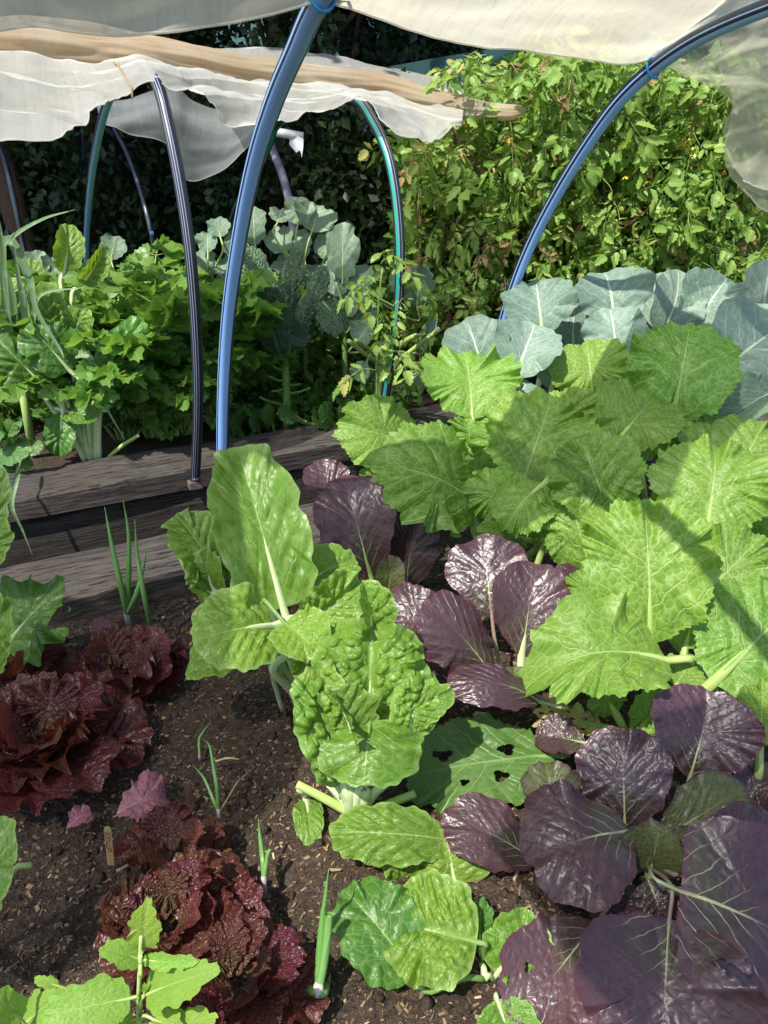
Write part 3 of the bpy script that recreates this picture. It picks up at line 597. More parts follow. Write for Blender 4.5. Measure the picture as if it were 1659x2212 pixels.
def tree(label, px, Y, r, seed, crown, n, size, lean=0.):
    b0 = PY(px, 700, Y); b0.z = GZ; rng = np.random.default_rng(seed)
    t = empty('tree', label, 'tree', b0)
    mb = MB(); ax = cr([(0, 0, -.05), (lean * .3, 0, .9), (lean * .8, .05, 2.), (lean, .05, 3.2)], 30)
    V, tt, q, an = tube(ax, np.linspace(r, r * .6, 30), 18)
    V = V + (wav(V, seed, 7, 3) * r * .12)[:, None] * [1, 1, 0]; mb.add(V, tt, q)
    for k in range(9):
        a = rng.uniform(0, 6.28); s = ax[int(rng.integers(16, 29))]; L = rng.uniform(.8, 1.7)
        V, tt, q, an = tube(cr([s, s + [math.cos(a) * L * .4, math.sin(a) * L * .4, .35], s + [math.cos(a) * L, math.sin(a) * L, .8]], 10), np.linspace(r * .35, r * .08, 10), 7); mb.add(V, tt, q)
    link('trunk', mb.mesh('trunk', M['bark']), t)
    (cx, cy, cz), (rx, ry, rz) = crown
    cl = rng.normal(size=(80, 3)); cl /= np.linalg.norm(cl, axis=1)[:, None]; cl *= rng.uniform(.2, 1., 80)[:, None] ** .4
    def fp(k):
        c = cl[rng.integers(0, 80, k)] + rng.normal(size=(k, 3)) * .12
        return c * [rx, ry, rz] + np.array([cx, cy, cz]) - np.array(b0)
    v, tr, lx, ly, tone = leaf_cloud(n, fp, size, rng)
    link('crown', mesh('crown', v, [tr], M['hedge'], True, {'lx': lx, 'ly': ly, 'tone': tone}), t)  # overhead crown, out of view, set forward to keep the hedge in shade
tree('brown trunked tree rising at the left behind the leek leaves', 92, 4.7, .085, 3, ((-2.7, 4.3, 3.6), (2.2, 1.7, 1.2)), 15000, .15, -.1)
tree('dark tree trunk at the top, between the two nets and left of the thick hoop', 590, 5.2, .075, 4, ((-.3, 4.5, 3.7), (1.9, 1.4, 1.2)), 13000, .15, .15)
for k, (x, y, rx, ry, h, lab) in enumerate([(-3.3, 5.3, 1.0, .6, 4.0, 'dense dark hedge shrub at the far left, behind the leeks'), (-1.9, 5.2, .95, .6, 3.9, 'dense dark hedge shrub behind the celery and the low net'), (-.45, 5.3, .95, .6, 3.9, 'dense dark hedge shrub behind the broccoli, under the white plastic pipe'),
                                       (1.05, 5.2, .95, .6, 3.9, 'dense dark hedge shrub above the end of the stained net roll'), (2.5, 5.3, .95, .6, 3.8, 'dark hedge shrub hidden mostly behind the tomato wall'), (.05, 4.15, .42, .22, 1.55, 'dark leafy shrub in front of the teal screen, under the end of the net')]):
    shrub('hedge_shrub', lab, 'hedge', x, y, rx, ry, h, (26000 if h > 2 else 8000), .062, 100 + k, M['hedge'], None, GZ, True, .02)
def paling_fence():
    t = empty('paling_fence', 'dark paling fence in deep shade behind the hedge', 'fence', (-5, 6.1, GZ))
    V, q = box_v((0, 0, 0), Vector((.068, 0, 0)), Vector((0, .010, 0)), Vector((0, 0, .95))); me = mesh('paling', V, [q], M['boards'], False)
    rr = random.Random(5)
    for k in range(66):
        link('paling', me, t, (k * .145, rr.uniform(-.006, .006), .95 + rr.uniform(-.03, .03)))
    V, q = box_v((4.7, .04, 0), Vector((4.9, 0, 0)), Vector((0, .022, 0)), Vector((0, 0, .045))); me = mesh('rail', V, [q], M['boards'], False)
    for z in (.3, 1.0, 1.7): link('rail', me, t, (0, 0, z))
paling_fence()
t = empty('backdrop_shed', 'pale teal shed added behind the hedge to cover bright sky in its gaps', 'shed', (0, 7.6, GZ))  # added backdrop, gives teal glints in place of white sky
V, q = box_v((0, 0, 1.45), Vector((7, 0, 0)), Vector((0, .8, 0)), Vector((0, 0, 1.45)))
link('wall', mesh('wall', V, [q], simple_mat('teal weatherboard', (.10, .24, .26), (.07, .17, .20), .7, 5), False), t)
V = np.array([[x, y, z + dz] for dz in (0, .06) for x, y, z in ((-7.2, -1.1, 2.86), (7.2, -1.1, 2.86), (7.2, 0, 3.6), (-7.2, 0, 3.6), (7.2, 1.1, 2.86), (-7.2, 1.1, 2.86))])
q = [[0, 1, 2, 3], [3, 2, 4, 5], [6, 9, 8, 7], [9, 11, 10, 8], [0, 6, 7, 1], [5, 4, 10, 11]]
link('roof', mesh('roof', V, [q], simple_mat('grey shed roof', (.25, .26, .28), (.2, .2, .22), .6, 8), False), t)
t = empty('shade_cloth_screen', 'dark teal shade cloth screen standing behind the top of the tomato wall', 'screen', PZ(770, 700, GZ))
t.location = (0, 0, 0); e0 = PY(770, 155, 4.35); e1 = PY(1120, 95, 4.1); t.location = (e0.x, e0.y, GZ); b0 = t.location
rowsz = []
for z in (1., .6, .3, 0.): rowsz.append([(lambda p, f=f, z=z: Vector((p.x, p.y + .015 * math.sin(9 * f), GZ + (p.z - GZ) * z)))(e0.lerp(e1, f)) for f in (0, .25, .5, .75, 1.)])
V, q, su, sv = loft(rowsz, 60, 30, wr=.006, seed=2)
link('cloth', mesh('cloth', V - np.array(b0), [q], M['teal']), t)
for p in (e0, e1): tube_obj('post', [Vector((p.x, p.y + .04, GZ - .1)), Vector((p.x, p.y + .04, p.z + .03))], .022, M['boards'], t, 8, b0)

# ================================================================== PLANTS
def smooth(x, a, b_):
    t = np.clip((x - a) / (b_ - a), 0, 1); return t * t * (3 - 2 * t)
KIND = {
    # vm widest place, q fullness, serr (amp, n), ruf (amp, freq), pk (amp, n, slope), cup, arch
    'mustard': dict(vm=.58, q=.50, serr=(.013, 62), lobe=(.030, 9), ruf=(.070, 8), pk=(.034, 5, .75), fine=.006, cup=.04, arch=.08, mat='mustard', stalk='lime_stalk', sr=.0075, cord=.10, midr=.75, fins=.06),
    'mustard_dark': dict(vm=.55, q=.5, serr=(.014, 44), lobe=(.03, 6), ruf=(.045, 5), pk=(.022, 6, .6), fine=.003, cup=.0, arch=.05, mat='mustard_dark', stalk='mid_stalk', sr=.006, cord=0., midr=.8),
    'chard': dict(vm=.50, q=.42, serr=(0, 0), lobe=(.026, 9), ruf=(.085, 6), pk=(.046, 6, .8), fine=.005, cup=.06, arch=.08, mat='chard', stalk='white_stalk', sr=.0075, cord=.06, midr=.85),
    'pak': dict(vm=.60, q=.48, serr=(.004, 50), lobe=(.022, 7), ruf=(.045, 5), pk=(.014, 7, .95), fine=.003, cup=.05, arch=.08, mat='pak', stalk='purple_stalk', sr=.0036, cord=.0, midr=.42),
    'cauli': dict(vm=.55, q=.48, serr=(.004, 24), lobe=(.03, 6), ruf=(.055, 5), pk=(.014, 5, .8), fine=.005, cup=.16, arch=.06, mat='cauli', stalk='white_stalk', sr=.0075, cord=.05, midr=.8),
    'broc': dict(vm=.55, q=.46, serr=(.008, 20), lobe=(.05, 5), ruf=(.05, 5), pk=(.008, 5, .8), fine=.004, cup=.10, arch=.06, mat='broc', stalk='lime_stalk', sr=.0036, cord=.05, midr=.8),
    'kale': dict(vm=.55, q=.33, serr=(.012, 40), lobe=(.02, 9), ruf=(.06, 14), pk=(.03, 14, .4), fine=.012, cup=-.14, arch=.1, mat='kale', stalk='mid_stalk', sr=.006, cord=0., midr=.9),
    'lettuce': dict(vm=.68, q=.50, serr=(.012, 44), lobe=(.045, 7), ruf=(.10, 6), pk=(.03, 6, .7), fine=.005, cup=.10, arch=-.05, mat='lettuce', stalk='red_stalk', sr=.004, cord=0., midr=.7),
    'tomlet': dict(vm=.40, q=.62, serr=(.02, 14), lobe=(.05, 5), ruf=(.03, 4), pk=(.012, 4, .7), fine=.003, cup=.05, arch=.06, mat='tomato_near', stalk='lime_stalk', sr=.0017, cord=.08, midr=.6),
}
def leaf_shape(L, Wd, k, seed, nr=15, na=96, holes=None):
    """polar sheet of one leaf: local x across, y along (0..L), z normal"""
    rng = np.random.default_rng(seed)
    tau = np.linspace(0, 2 * np.pi, na, endpoint=False)       # 0 = base, pi = tip
    v = (1 - np.cos(tau)) / 2
    p = math.log(.5) / math.log(k['vm']); vp = np.clip(v, 1e-6, 1 - 1e-6) ** p
    w = (4 * vp * (1 - vp)) ** k['q']
    if k.get('taper'): w = w * (k['taper'] + (1 - k['taper']) * smooth(v, 0, .5))
    sd = np.where(tau < np.pi, 1., -1.)
    bx = .5 * w * sd * Wd; by = v * L
    if k['cord']: by = by - k['cord'] * L * np.abs(bx / (.5 * Wd)) ** 2 * np.clip(1 - v * 1.6, 0, 1) * 1.6
    B = np.stack([bx, by], 1)
    T = np.roll(B, -1, 0) - np.roll(B, 1, 0); ln = np.linalg.norm(T, axis=1) + 1e-9; Nn = np.stack([T[:, 1], -T[:, 0]], 1) / ln[:, None]
    arc = np.cumsum(np.linalg.norm(np.roll(B, -1, 0) - B, axis=1)); arc /= arc[-1]
    S = math.sqrt(L * Wd)
    d = np.zeros(na); la, lf = k['lobe']
    for j in range(3): d += la * S * math.pow(.65, j) * np.sin(2 * np.pi * (arc * round(lf * (1 + j * .8))) + rng.uniform(0, 6.28)) * .6
    if k['serr'][0]:
        sa, sn = k['serr']; ph = arc * sn + .35 * np.sin(2 * np.pi * arc * 5 + rng.uniform(0, 6)); f = ph % 1
        saw = np.where(sd > 0, f, 1 - f); d += sa * S * (saw * 2 - 1) * rng.uniform(.6, 1.4, int(sn) + 4)[np.clip(ph.astype(int), 0, int(sn) + 3)]
    d *= smooth(v, .0, .12)
    B = B + Nn * d[:, None]
    C = np.array([0, .52 * L])
    r = np.linspace(0, 1, nr + 1)[1:] ** .85
    XY = C + r[:, None, None] * (B - C)[None]
    XY = np.vstack([C[None], XY.reshape(-1, 2)]); rho = np.concatenate([[0], np.repeat(r, na)]); th = np.concatenate([[0], np.tile(tau, nr)])
    x, y = XY[:, 0], XY[:, 1]; xn, yn = x / Wd, y / L; ax = np.abs(xn) * 2
    z = k['arch'] * L * 4 * yn * (1 - yn) * np.where(yn < 0, 0, 1)
    z += k['cup'] * Wd * ax ** 1.6 * 1.2
    if k.get('curl'): z += k['curl'] * L * np.clip(yn - .45, 0, 1) ** 2 * 3
    if k.get('roll'): z += k['roll'] * Wd * np.clip(ax - .35, 0, 2) ** 2 * 1.6
    ra, rf = k['ruf']
    wp = 1.1 * np.sin(th * 2 + rng.uniform(0, 6)) + .8 * np.sin(th * 3 + rng.uniform(0, 6)) + .5 * np.sin(th * 5 + rng.uniform(0, 6)); th = th + wp * .32
    z += ra * Wd * rho ** 3 * (.7 + .45 * np.sin(th * 1.0 + rng.uniform(0, 6))) * (np.sin(th * rf + rng.uniform(0, 6)) + .6 * np.sin(th * (rf * 1.7 // 1) + rng.uniform(0, 6)) + .35 * np.sin(th * (rf * 3) + rng.uniform(0, 6))) * smooth(yn, .02, .25)
    pa, pn, ps = k['pk']
    wn = wav(XY / S * 4, seed + 1, 1., 2)
    q = pn * (yn - ps * .5 * ax ** .85) + np.where(xn > 0, .45, 0) + .25 * wn
    bub = np.abs(np.sin(np.pi * q)) ** .75
    q2 = np.abs(np.sin(np.pi * (ax * 2.1 + .5 * wav(XY / S * 5, seed + 2, 1., 2)))) ** .6
    z += pa * S * (bub * (.3 + .85 * q2) if pa > .03 else bub * (.55 + .6 * q2)) * smooth(ax, .02, .22) * (1 - .75 * rho ** 3) * (1 + .5 * wav(XY / S * 3, seed + 6, 1., 1))
    if k.get('blob'):
        nb, hb, rb = k['blob']; cc = []
        for _ in range(600):
            c = np.array([rng.uniform(-.46, .46) * Wd, rng.uniform(.06, .95) * L])
            if abs(c[0]) > .10 * Wd * rb * 4 * .5 and all(np.hypot(*(c - d_)) > rb * S * .95 for d_ in cc): cc.append(c)
            if len(cc) >= nb: break
        for c in cc:
            rr = rb * S * rng.uniform(.8, 1.25); d2 = ((x - c[0]) ** 2 + ((y - c[1]) * 1.15) ** 2) / rr ** 2
            z += hb * S * rng.uniform(.6, 1.2) * np.sqrt(np.clip(1 - d2, 0, 1)) * smooth(1 - rho, .0, .16) * smooth(ax, .03, .14)
    z += k['fine'] * S * wav(XY / S * 16, seed + 3, 1., 3) * smooth(ax, .02, .15)
    z += .02 * S * wav(XY / S * 2.2, seed + 5, 1., 2) * smooth(ax, .0, .3)
    V = np.stack([x, y, z], 1)
    i0 = 1 + np.arange(na); t = np.stack([np.zeros(na, int), i0, 1 + (np.arange(na) + 1) % na], 1)
    a = 1 + np.arange(nr - 1)[:, None] * na + np.arange(na)[None]; b2 = 1 + np.arange(nr - 1)[:, None] * na + (np.arange(na)[None] + 1) % na
    qd = np.stack([a, a + na, b2 + na, b2], -1).reshape(-1, 4)
    if holes:
        cx, cy = xn[qd].mean(1), yn[qd].mean(1); keep = np.ones(len(qd), bool)
        for hx, hy, hr in holes:
            wob = 1 + .22 * np.sin(3 * np.arctan2(cy - hy, cx - hx) + hx * 40)
            keep &= ((cx - hx) ** 2 + (cy - hy) ** 2) > (hr * wob) ** 2
        qd = qd[keep]
    return V, t, qd, dict(lx=xn, ly=yn, rho=rho)
def frame(Bp, Tp, roll, camw):
    Y = (Tp - Bp); L = Y.length; Y = Y / L
    mid = (Bp + Tp) / 2; N = (CAM - mid).normalized() * camw + Vector((0, 0, 1)) * (1 - camw)
    N = (N - Y * N.dot(Y)).normalized(); X = Y.cross(N)
    if roll:
        c, s = math.cos(roll), math.sin(roll); X, N = X * c + N * s, N * c - X * s
    return X, Y, N, L
NLEAF = [0]
def plant(name, label, cat, g, group=None): return empty(name, label, cat, g, group)
def add_leaf(pl, kind, b, t, wpx, roll=0., camw=.6, stalk=True, root=None, sr=None, mat=None, name='leaf', holes=None, drops=0, nr=15, na=96, maxw=1.5, label=None, Wm=None, stalkmat=None, **ov):
    """b, t: (px, py, Y) sight lines to blade base and tip; wpx: apparent width"""
    NLEAF[0] += 1; seed = 1000 + NLEAF[0] * 7
    k = dict(KIND[kind]); k.update(ov)
    Bp = b if isinstance(b, Vector) else PY(*b); Tp = t if isinstance(t, Vector) else PY(*t)
    X, Y, N, L = frame(Bp, Tp, R(roll), camw)
    if Wm is None:
        mid = (Bp + Tp) / 2; full = FPX / (mid - CAM).dot(cF); pw = proj_len(mid, X)
        Wm = wpx / max(pw, full / maxw)
    rv = np.random.default_rng(seed + 9)
    if kind in ('pak', 'cauli', 'broc', 'mustard', 'chard'):
        k['cup'] += rv.uniform(-.07, .12); k['curl'] = k.get('curl', 0) + rv.uniform(-.12, .08); k['arch'] += rv.uniform(-.03, .05)
    if kind == 'mustard': nr, na = 20, 280
    if holes: nr, na = 46, 280
    V, tr, qd, at = leaf_shape(L, Wm, k, seed, nr, na, holes)
    MX = np.array([list(X), list(Y), list(N)]); org = np.array(pl.location)
    G = V @ MX + np.array(Bp) - org
    o = link(name, mesh(name, G, [tr, qd], M[mat or k['mat']], True, at), pl)
    if label: o['label'] = label
    if stalk:
        rt = np.array(root if root is not None else pl.location)
        r0 = sr or k['sr']
        Bn, Yn, Nn = np.array(Bp), np.array(Y), np.array(N)
        tt = np.linspace(0, k['midr'], 14)
        zz = k['arch'] * L * 4 * tt * (1 - tt) + (k.get('curl', 0) * L * np.clip(tt - .45, 0, 1) ** 2 * 3)
        on = Bn + Yn * (tt * L)[:, None] + Nn * (zz - r0 * (.35 + .25 * tt / k['midr']))[:, None]
        dist = np.linalg.norm(Bn - rt)
        pre = cr([rt - [0, 0, .01], rt * .62 + (Bn - Yn * dist * .25) * .38 + [0, 0, dist * .05], Bn - Yn * min(dist * .28, .06) - Nn * r0 * .4, on[0]], 12)[:-1]
        P = np.vstack([pre, on]); rad = np.concatenate([np.linspace(1.25, 1., 11), np.linspace(1., .06, 14) ** 1.15]) * r0
        Vt, t3, q4, an = tube(P, rad, 8, Nn)
        link('stalk', mesh('stalk', Vt - org, [t3, q4], M[stalkmat or k['stalk']], True, {'ang': an}), o)
    if drops:
        rng = np.random.default_rng(seed); mb = MB(); nv = 1 + (nr - 1) * na
        for ii in rng.integers(na // 6, na - na // 6, drops):
            c = G[nv + ii] * .97 + G[1 + (nr - 2) * na + ii] * .03; rr = rng.uniform(.0012, .0028)
            lat = np.linspace(0, np.pi, 7)[1:-1]; lon = np.linspace(0, 2 * np.pi, 8, endpoint=False)
            S = [[0, 0, 1]] + [[math.sin(a) * math.cos(l), math.sin(a) * math.sin(l), math.cos(a)] for a in lat for l in lon] + [[0, 0, -1]]
            t3 = [[0, 1 + j, 1 + (j + 1) % 8] for j in range(8)] + [[41, 33 + (j + 1) % 8, 33 + j] for j in range(8)]
            q4 = [[1 + a * 8 + j, 9 + a * 8 + j, 9 + a * 8 + (j + 1) % 8, 1 + a * 8 + (j + 1) % 8] for a in range(4) for j in range(8)]
            mb.add(np.array(S) * rr * [1, 1, .8] + c + np.array(N) * rr * .6, t3, q4)
        tag(link('water_drops', mb.mesh('water_drops', M['drop']), o), kind='stuff')
    return o
def stub(pl, pts, r, mat='lime_stalk', name='stalk', label=None):
    rr = np.linspace(r, r * .8, 16)
    o = tube_obj(name, cr(pts, 16), rr, M[mat], pl, 9, pl.location)
    if label: o['label'] = label
    return o

# ------------------------------------------------------------------ mustard greens
gm = 'mustard greens growing together at the right of the near bed'
m1 = plant('mustard_plant', 'lime green mustard plant beside the far sleeper, its leaves nearest the green striped hoop', 'mustard plant', PZ(1090, 1262, 0), gm)
m4 = plant('mustard_plant', 'mustard plant in front of the cauliflowers, with the tall olive green leaf', 'mustard plant', PZ(1395, 1170, 0), gm)
m2 = plant('mustard_plant', 'lime green mustard plant whose low leaf spreads over the purple pak choi', 'mustard plant', PZ(1410, 1515, 0), gm)
m3 = plant('mustard_plant', 'lime green mustard plant with the broadest leaves, at the right edge', 'mustard plant', PZ(1570, 1540, 0), gm)
A = add_leaf
A(m1, 'mustard', (1021, 905, 1.85), (1004, 757, 2.0), 215, roll=-8, cup=.12)
A(m1, 'mustard', (900, 972, 1.80), (733, 918, 1.72), 160, roll=10, curl=-.12)
A(m1, 'mustard', (1030, 1002, 1.8), (1036, 898, 1.86), 150, roll=-25)
A(m1, 'mustard', (1030, 1090, 1.64), (828, 990, 1.52), 225, roll=6, curl=-.12)
A(m1, 'mustard', (1027, 1105, 1.70), (1042, 915, 1.80), 130, roll=35, mat='mustard')
A(m1, 'mustard', (1125, 1055, 1.58), (1196, 846, 1.75), 235, roll=-8)
A(m1, 'mustard', (1175, 1045, 1.52), (1090, 1130, 1.44), 140, camw=.4, curl=-.15, ruf=(.07, 8))
A(m1, 'mustard', (1130, 1165, 1.54), (1035, 1148, 1.49), 80)
A(m1, 'mustard', (1205, 1185, 1.50), (1172, 1085, 1.5), 85, ruf=(.08, 8))
A(m1, 'mustard', (865, 1010, 1.72), (788, 1075, 1.66), 85, curl=-.1)
A(m1, 'mustard', (1170, 1190, 1.45), (1200, 1120, 1.44), 70, ruf=(.08, 8))
A(m4, 'mustard', (1283, 868, 1.98), (1268, 738, 2.08), 180, roll=6)
A(m4, 'mustard', (1450, 915, 1.76), (1492, 696, 1.88), 245, roll=-4, mat='mustard')
A(m4, 'mustard', (1322, 968, 1.62), (1415, 856, 1.76), 190, roll=-6)
A(m4, 'mustard', (1460, 1010, 1.75), (1450, 935, 1.8), 95, roll=-20)
A(m4, 'mustard', (1590, 1025, 1.62), (1650, 915, 1.72), 190, roll=-8)
A(m4, 'mustard', (1545, 1050, 1.7), (1560, 960, 1.75), 130)
A(m2, 'mustard', (1320, 1125, 1.42), (1252, 945, 1.52), 205, roll=4)
A(m2, 'mustard', (1285, 1250, 1.38), (1222, 1040, 1.46), 170, roll=20)
A(m2, 'mustard', (1404, 1390, 1.14), (1388, 1078, 1.28), 285, roll=-3, cup=.02)
A(m2, 'mustard', (1440, 1425, 1.10), (1150, 1432, 1.05), 225, camw=.45, curl=-.10, roll=-4)
A(m2, 'mustard', (1450, 1500, 1.10), (1495, 1425, 1.12), 115, ruf=(.05, 8))
A(m2, 'mustard', (1375, 1590, 1.03), (1440, 1495, 1.07), 95)
A(m3, 'mustard', (1526, 1158, 1.36), (1549, 952, 1.50), 285, roll=-6, cup=.02)
A(m3, 'mustard', (1488, 1320, 1.24), (1640, 1165, 1.33), 205, roll=-10)
A(m3, 'mustard', (1540, 1475, 1.06), (1725, 1295, 1.17), 300, roll=-10, sr=.011)
A(m3, 'mustard', (1640, 1610, .98), (1650, 1475, 1.02), 140)
A(m3, 'mustard', (1600, 1330, 1.25), (1690, 1210, 1.3), 200)
A(m2, 'mustard', (1400, 1330, 1.22), (1470, 1230, 1.30), 200, roll=-20)
for pl_, b_, t_, w_, rl_ in [(m1, (1100, 1010, 1.70), (1080, 900, 1.78), 150, 10), (m1, (960, 1040, 1.74), (905, 955, 1.78), 140, -10), (m1, (1085, 1120, 1.58), (1060, 1010, 1.62), 130, 25), (m4, (1240, 960, 1.85), (1225, 840, 1.92), 150, 12), (m4, (1380, 1000, 1.72), (1360, 900, 1.82), 150, -12),
        (m4, (1500, 1020, 1.68), (1560, 900, 1.78), 160, -10), (m2, (1340, 1230, 1.32), (1330, 1090, 1.40), 170, -12), (m2, (1300, 1330, 1.22), (1250, 1230, 1.28), 130, 10), (m2, (1480, 1400, 1.16), (1500, 1290, 1.22), 150, -20), (m3, (1600, 1180, 1.42), (1640, 1050, 1.5), 180, -10), (m3, (1460, 1180, 1.42), (1450, 1060, 1.48), 160, 14), (m3, (1570, 1400, 1.16), (1580, 1270, 1.24), 170, 10), (m2, (1440, 1560, 1.06), (1500, 1480, 1.1), 110, 0), (m2, (1330, 1540, 1.08), (1290, 1480, 1.1), 90, 10)]:
    A(pl_, 'mustard', b_, t_, w_, roll=rl_, cup=.08, ruf=(.08, 7))
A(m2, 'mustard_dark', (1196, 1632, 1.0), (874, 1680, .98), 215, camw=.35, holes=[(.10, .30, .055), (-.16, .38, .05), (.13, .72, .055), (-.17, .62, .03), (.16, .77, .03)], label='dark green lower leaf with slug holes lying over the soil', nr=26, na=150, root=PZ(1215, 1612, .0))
A(m2, 'mustard_dark', (1300, 1568, 1.06), (1155, 1550, 1.07), 72, mat='dead', camw=.4, holes=[(x, y, .035) for x, y in [(-.2, .3), (.1, .25), (.25, .5), (-.15, .55), (.0, .7), (.2, .75), (-.25, .75), (.05, .45), (-.05, .88), (.15, .9)]], label='yellow lacy dead leaf on the soil', nr=22, na=110, ruf=(.1, 7), lobe=(.09, 8))

# ------------------------------------------------------------------ purple pak choi
gp = 'purple leaved pak choi in the near bed'
P1 = plant('pak_choi', 'purple pak choi standing upright by the sleeper gap, behind the big green chard leaf', 'pak choi', PZ(815, 1292, 0), gp)
A(P1, 'pak', (800, 1240, 1.50), (742, 1027, 1.60), 170, roll=6, sr=.006, stalkmat='lime_stalk', midr=.5)
A(P1, 'pak', (738, 1110, 1.62), (680, 996, 1.68), 100, roll=-6)
A(P1, 'pak', (880, 1272, 1.50), (912, 1115, 1.55), 80, roll=35, cup=-.35)
A(P1, 'pak', (862, 1262, 1.56), (866, 1090, 1.62), 90, roll=-15)
A(P1, 'pak_green' if False else 'pak', (838, 1282, 1.46), (852, 1200, 1.47), 66, mat='pak_green', cup=.2)
A(P1, 'pak', (830, 1180, 1.64), (790, 1050, 1.7), 120, roll=10)
P2 = plant('pak_choi', 'purple pak choi half covered by the low mustard leaf, right of the crinkled green chard', 'pak choi', PZ(1085, 1492, 0), gp)
A(P2, 'pak', (1062, 1325, 1.28), (1044, 1163, 1.40), 180, roll=6)
A(P2, 'pak', (1127, 1415, 1.16), (1153, 1212, 1.26), 168, roll=-8, sr=.0075, stalkmat='white_stalk', midr=.45)
A(P2, 'pak', (1066, 1462, 1.13), (925, 1300, 1.15), 150, roll=-6, cup=-.06)
A(P2, 'pak', (985, 1414, 1.20), (815, 1295, 1.26), 150, roll=4, stalkmat='lime_stalk')
A(P2, 'pak', (1165, 1515, 1.06), (968, 1470, 1.05), 95, camw=.4, cup=-.15, arch=.16)
A(P2, 'pak', (1250, 1360, 1.28), (1222, 1215, 1.33), 90, roll=20)
A(P2, 'pak', (1112, 1492, 1.12), (1112, 1438, 1.14), 66, mat='pak_green', cup=.2)
A(P2, 'pak', (1000, 1450, 1.15), (880, 1440, 1.14), 120, camw=.4)
P3 = plant('pak_choi', 'largest purple pak choi, spreading with water beads at the lower right corner', 'pak choi', PZ(1390, 1870, 0), gp)
D = dict(nr=20, na=120)
A(P3, 'pak', (1490, 1680, .93), (1540, 1490, 1.02), 250, roll=-8, drops=10, **D)
A(P3, 'pak', (1350, 1795, .85), (1344, 1570, .95), 210, roll=4, drops=12, mat='pak', stalkmat='lime_stalk', **D)
A(P3, 'pak', (1362, 1796, .80), (1142, 1862, .755), 295, camw=.5, roll=-4, cup=-.08, arch=.10, drops=14, **D)
A(P3, 'pak', (1428, 1815, .82), (1612, 1698, .88), 160, mat='pak_green', roll=-10, cup=.08, drops=8, **D)
A(P3, 'pak', (1405, 1885, .775), (1428, 1775, .80), 150, mat='pak_green', cup=.34, roll=4, drops=5, **D)
A(P3, 'pak', (1470, 1925, .70), (1760, 2070, .66), 410, camw=.6, roll=3, cord=.22, vm=.5, drops=26, nr=22, na=140, sr=.0026)
A(P3, 'pak', (1446, 1985, .675), (1425, 2300, .53), 410, camw=.6, cord=.2, nr=22, na=140, sr=.0026, holes=[(-.34, .30, .04), (-.28, .27, .035), (-.40, .34, .04), (-.43, .22, .03)])
A(P3, 'pak', (1283, 2000, .69), (1118, 2215, .575), 250, camw=.6, nr=22, na=120, sr=.0026, holes=[(.22, .66, .035), (-.25, .9, .03), (.3, .85, .03)])
A(P3, 'pak', (1160, 1862, .81), (958, 1760, .86), 150, camw=.4)
A(P3, 'pak', (1202, 1785, .87), (1178, 1645, .95), 125, mat='pak_green')
A(P3, 'pak', (1265, 1605, 1.01), (1155, 1590, 1.03), 85, camw=.4)
A(P3, 'pak', (1440, 1890, .76), (1520, 1800, .78), 110, mat='pak_green', cup=.2, stalk=False)
A(P3, 'pak', (1400, 1900, .75), (1440, 2010, .70), 150, camw=.5, mat='pak', stalk=False)
A(P3, 'pak', (1360, 1900, .76), (1290, 1990, .71), 150, camw=.5, stalk=False)
A(P3, 'pak', (1470, 1870, .77), (1600, 1860, .76), 150, camw=.5, mat='pak', stalk=False)
A(P3, 'pak', (1385, 1880, .79), (1390, 1800, .81), 70, mat='pak_green', cup=.3, roll=20, stalk=False)
A(P3, 'pak', (1600, 1760, .92), (1665, 1650, .97), 110)
A(P3, 'pak', (1500, 1870, .75), (1690, 1775, .80), 170, camw=.5, drops=8)

# ------------------------------------------------------------------ chard
gc = 'green chard plants in the near bed'
Ac = plant('chard_plant', 'green chard with the tallest upright leaf, in front of the thick blue hoop', 'chard plant', PZ(655, 1545, 0), gc)
C = dict(nr=22, na=110)
A(Ac, 'chard', (612, 1312, 1.16), (512, 958, 1.32), 196, roll=4, cup=.10, ruf=(.10, 7), sr=.0075, q=.40, vm=.46, **C)
A(Ac, 'chard', (590, 1352, 1.08), (418, 1385, 1.0), 180, camw=.45, roll=14, arch=.14, **C)
A(Ac, 'chard', (655, 1356, 1.1), (780, 1250, 1.16), 120, roll=-30, cup=.25, **C)
A(Ac, 'chard', (615, 1345, 1.06), (690, 1418, 1.0), 130, camw=.5, sr=.0035, stalkmat='mid_stalk', arch=.12, **C)
A(Ac, 'chard', (650, 1268, 1.24), (772, 1212, 1.28), 100, roll=10, cup=.15, **C)
A(Ac, 'chard', (512, 1425, 1.10), (402, 1430, 1.12), 118, camw=.45, root=PZ(611, 1530), sr=.004, mat='chard', arch=.1, **C)
A(Ac, 'chard', (655, 1400, 1.08), (705, 1370, 1.1), 90, ruf=(.1, 8), **C)
A(Ac, 'chard', (650, 1440, 1.1), (640, 1370, 1.05), 110, camw=.5, **C)
Dc = plant('chard_plant', 'small crumpled chard at the near sleeper, with a snapped off pale stem', 'chard plant', PZ(452, 1318, 0), gc)
A(Dc, 'chard', (470, 1255, 1.42), (378, 1112, 1.47), 125, roll=-15, ruf=(.09, 8), pk=(.05, 7, .8), cup=.15, **C)
A(Dc, 'chard', (470, 1288, 1.40), (408, 1268, 1.40), 50, camw=.4)
A(Dc, 'chard', (478, 1250, 1.44), (484, 1152, 1.46), 60, pk=(.06, 6, .8))
A(Dc, 'chard', (462, 1270, 1.40), (445, 1190, 1.40), 85, roll=40, ruf=(.1, 8))
stub(Dc, [PZ(452, 1318), PY(415, 1250, 1.44), PY(388, 1200, 1.45)], .0085, 'lime_stalk', label='snapped off pale stem')
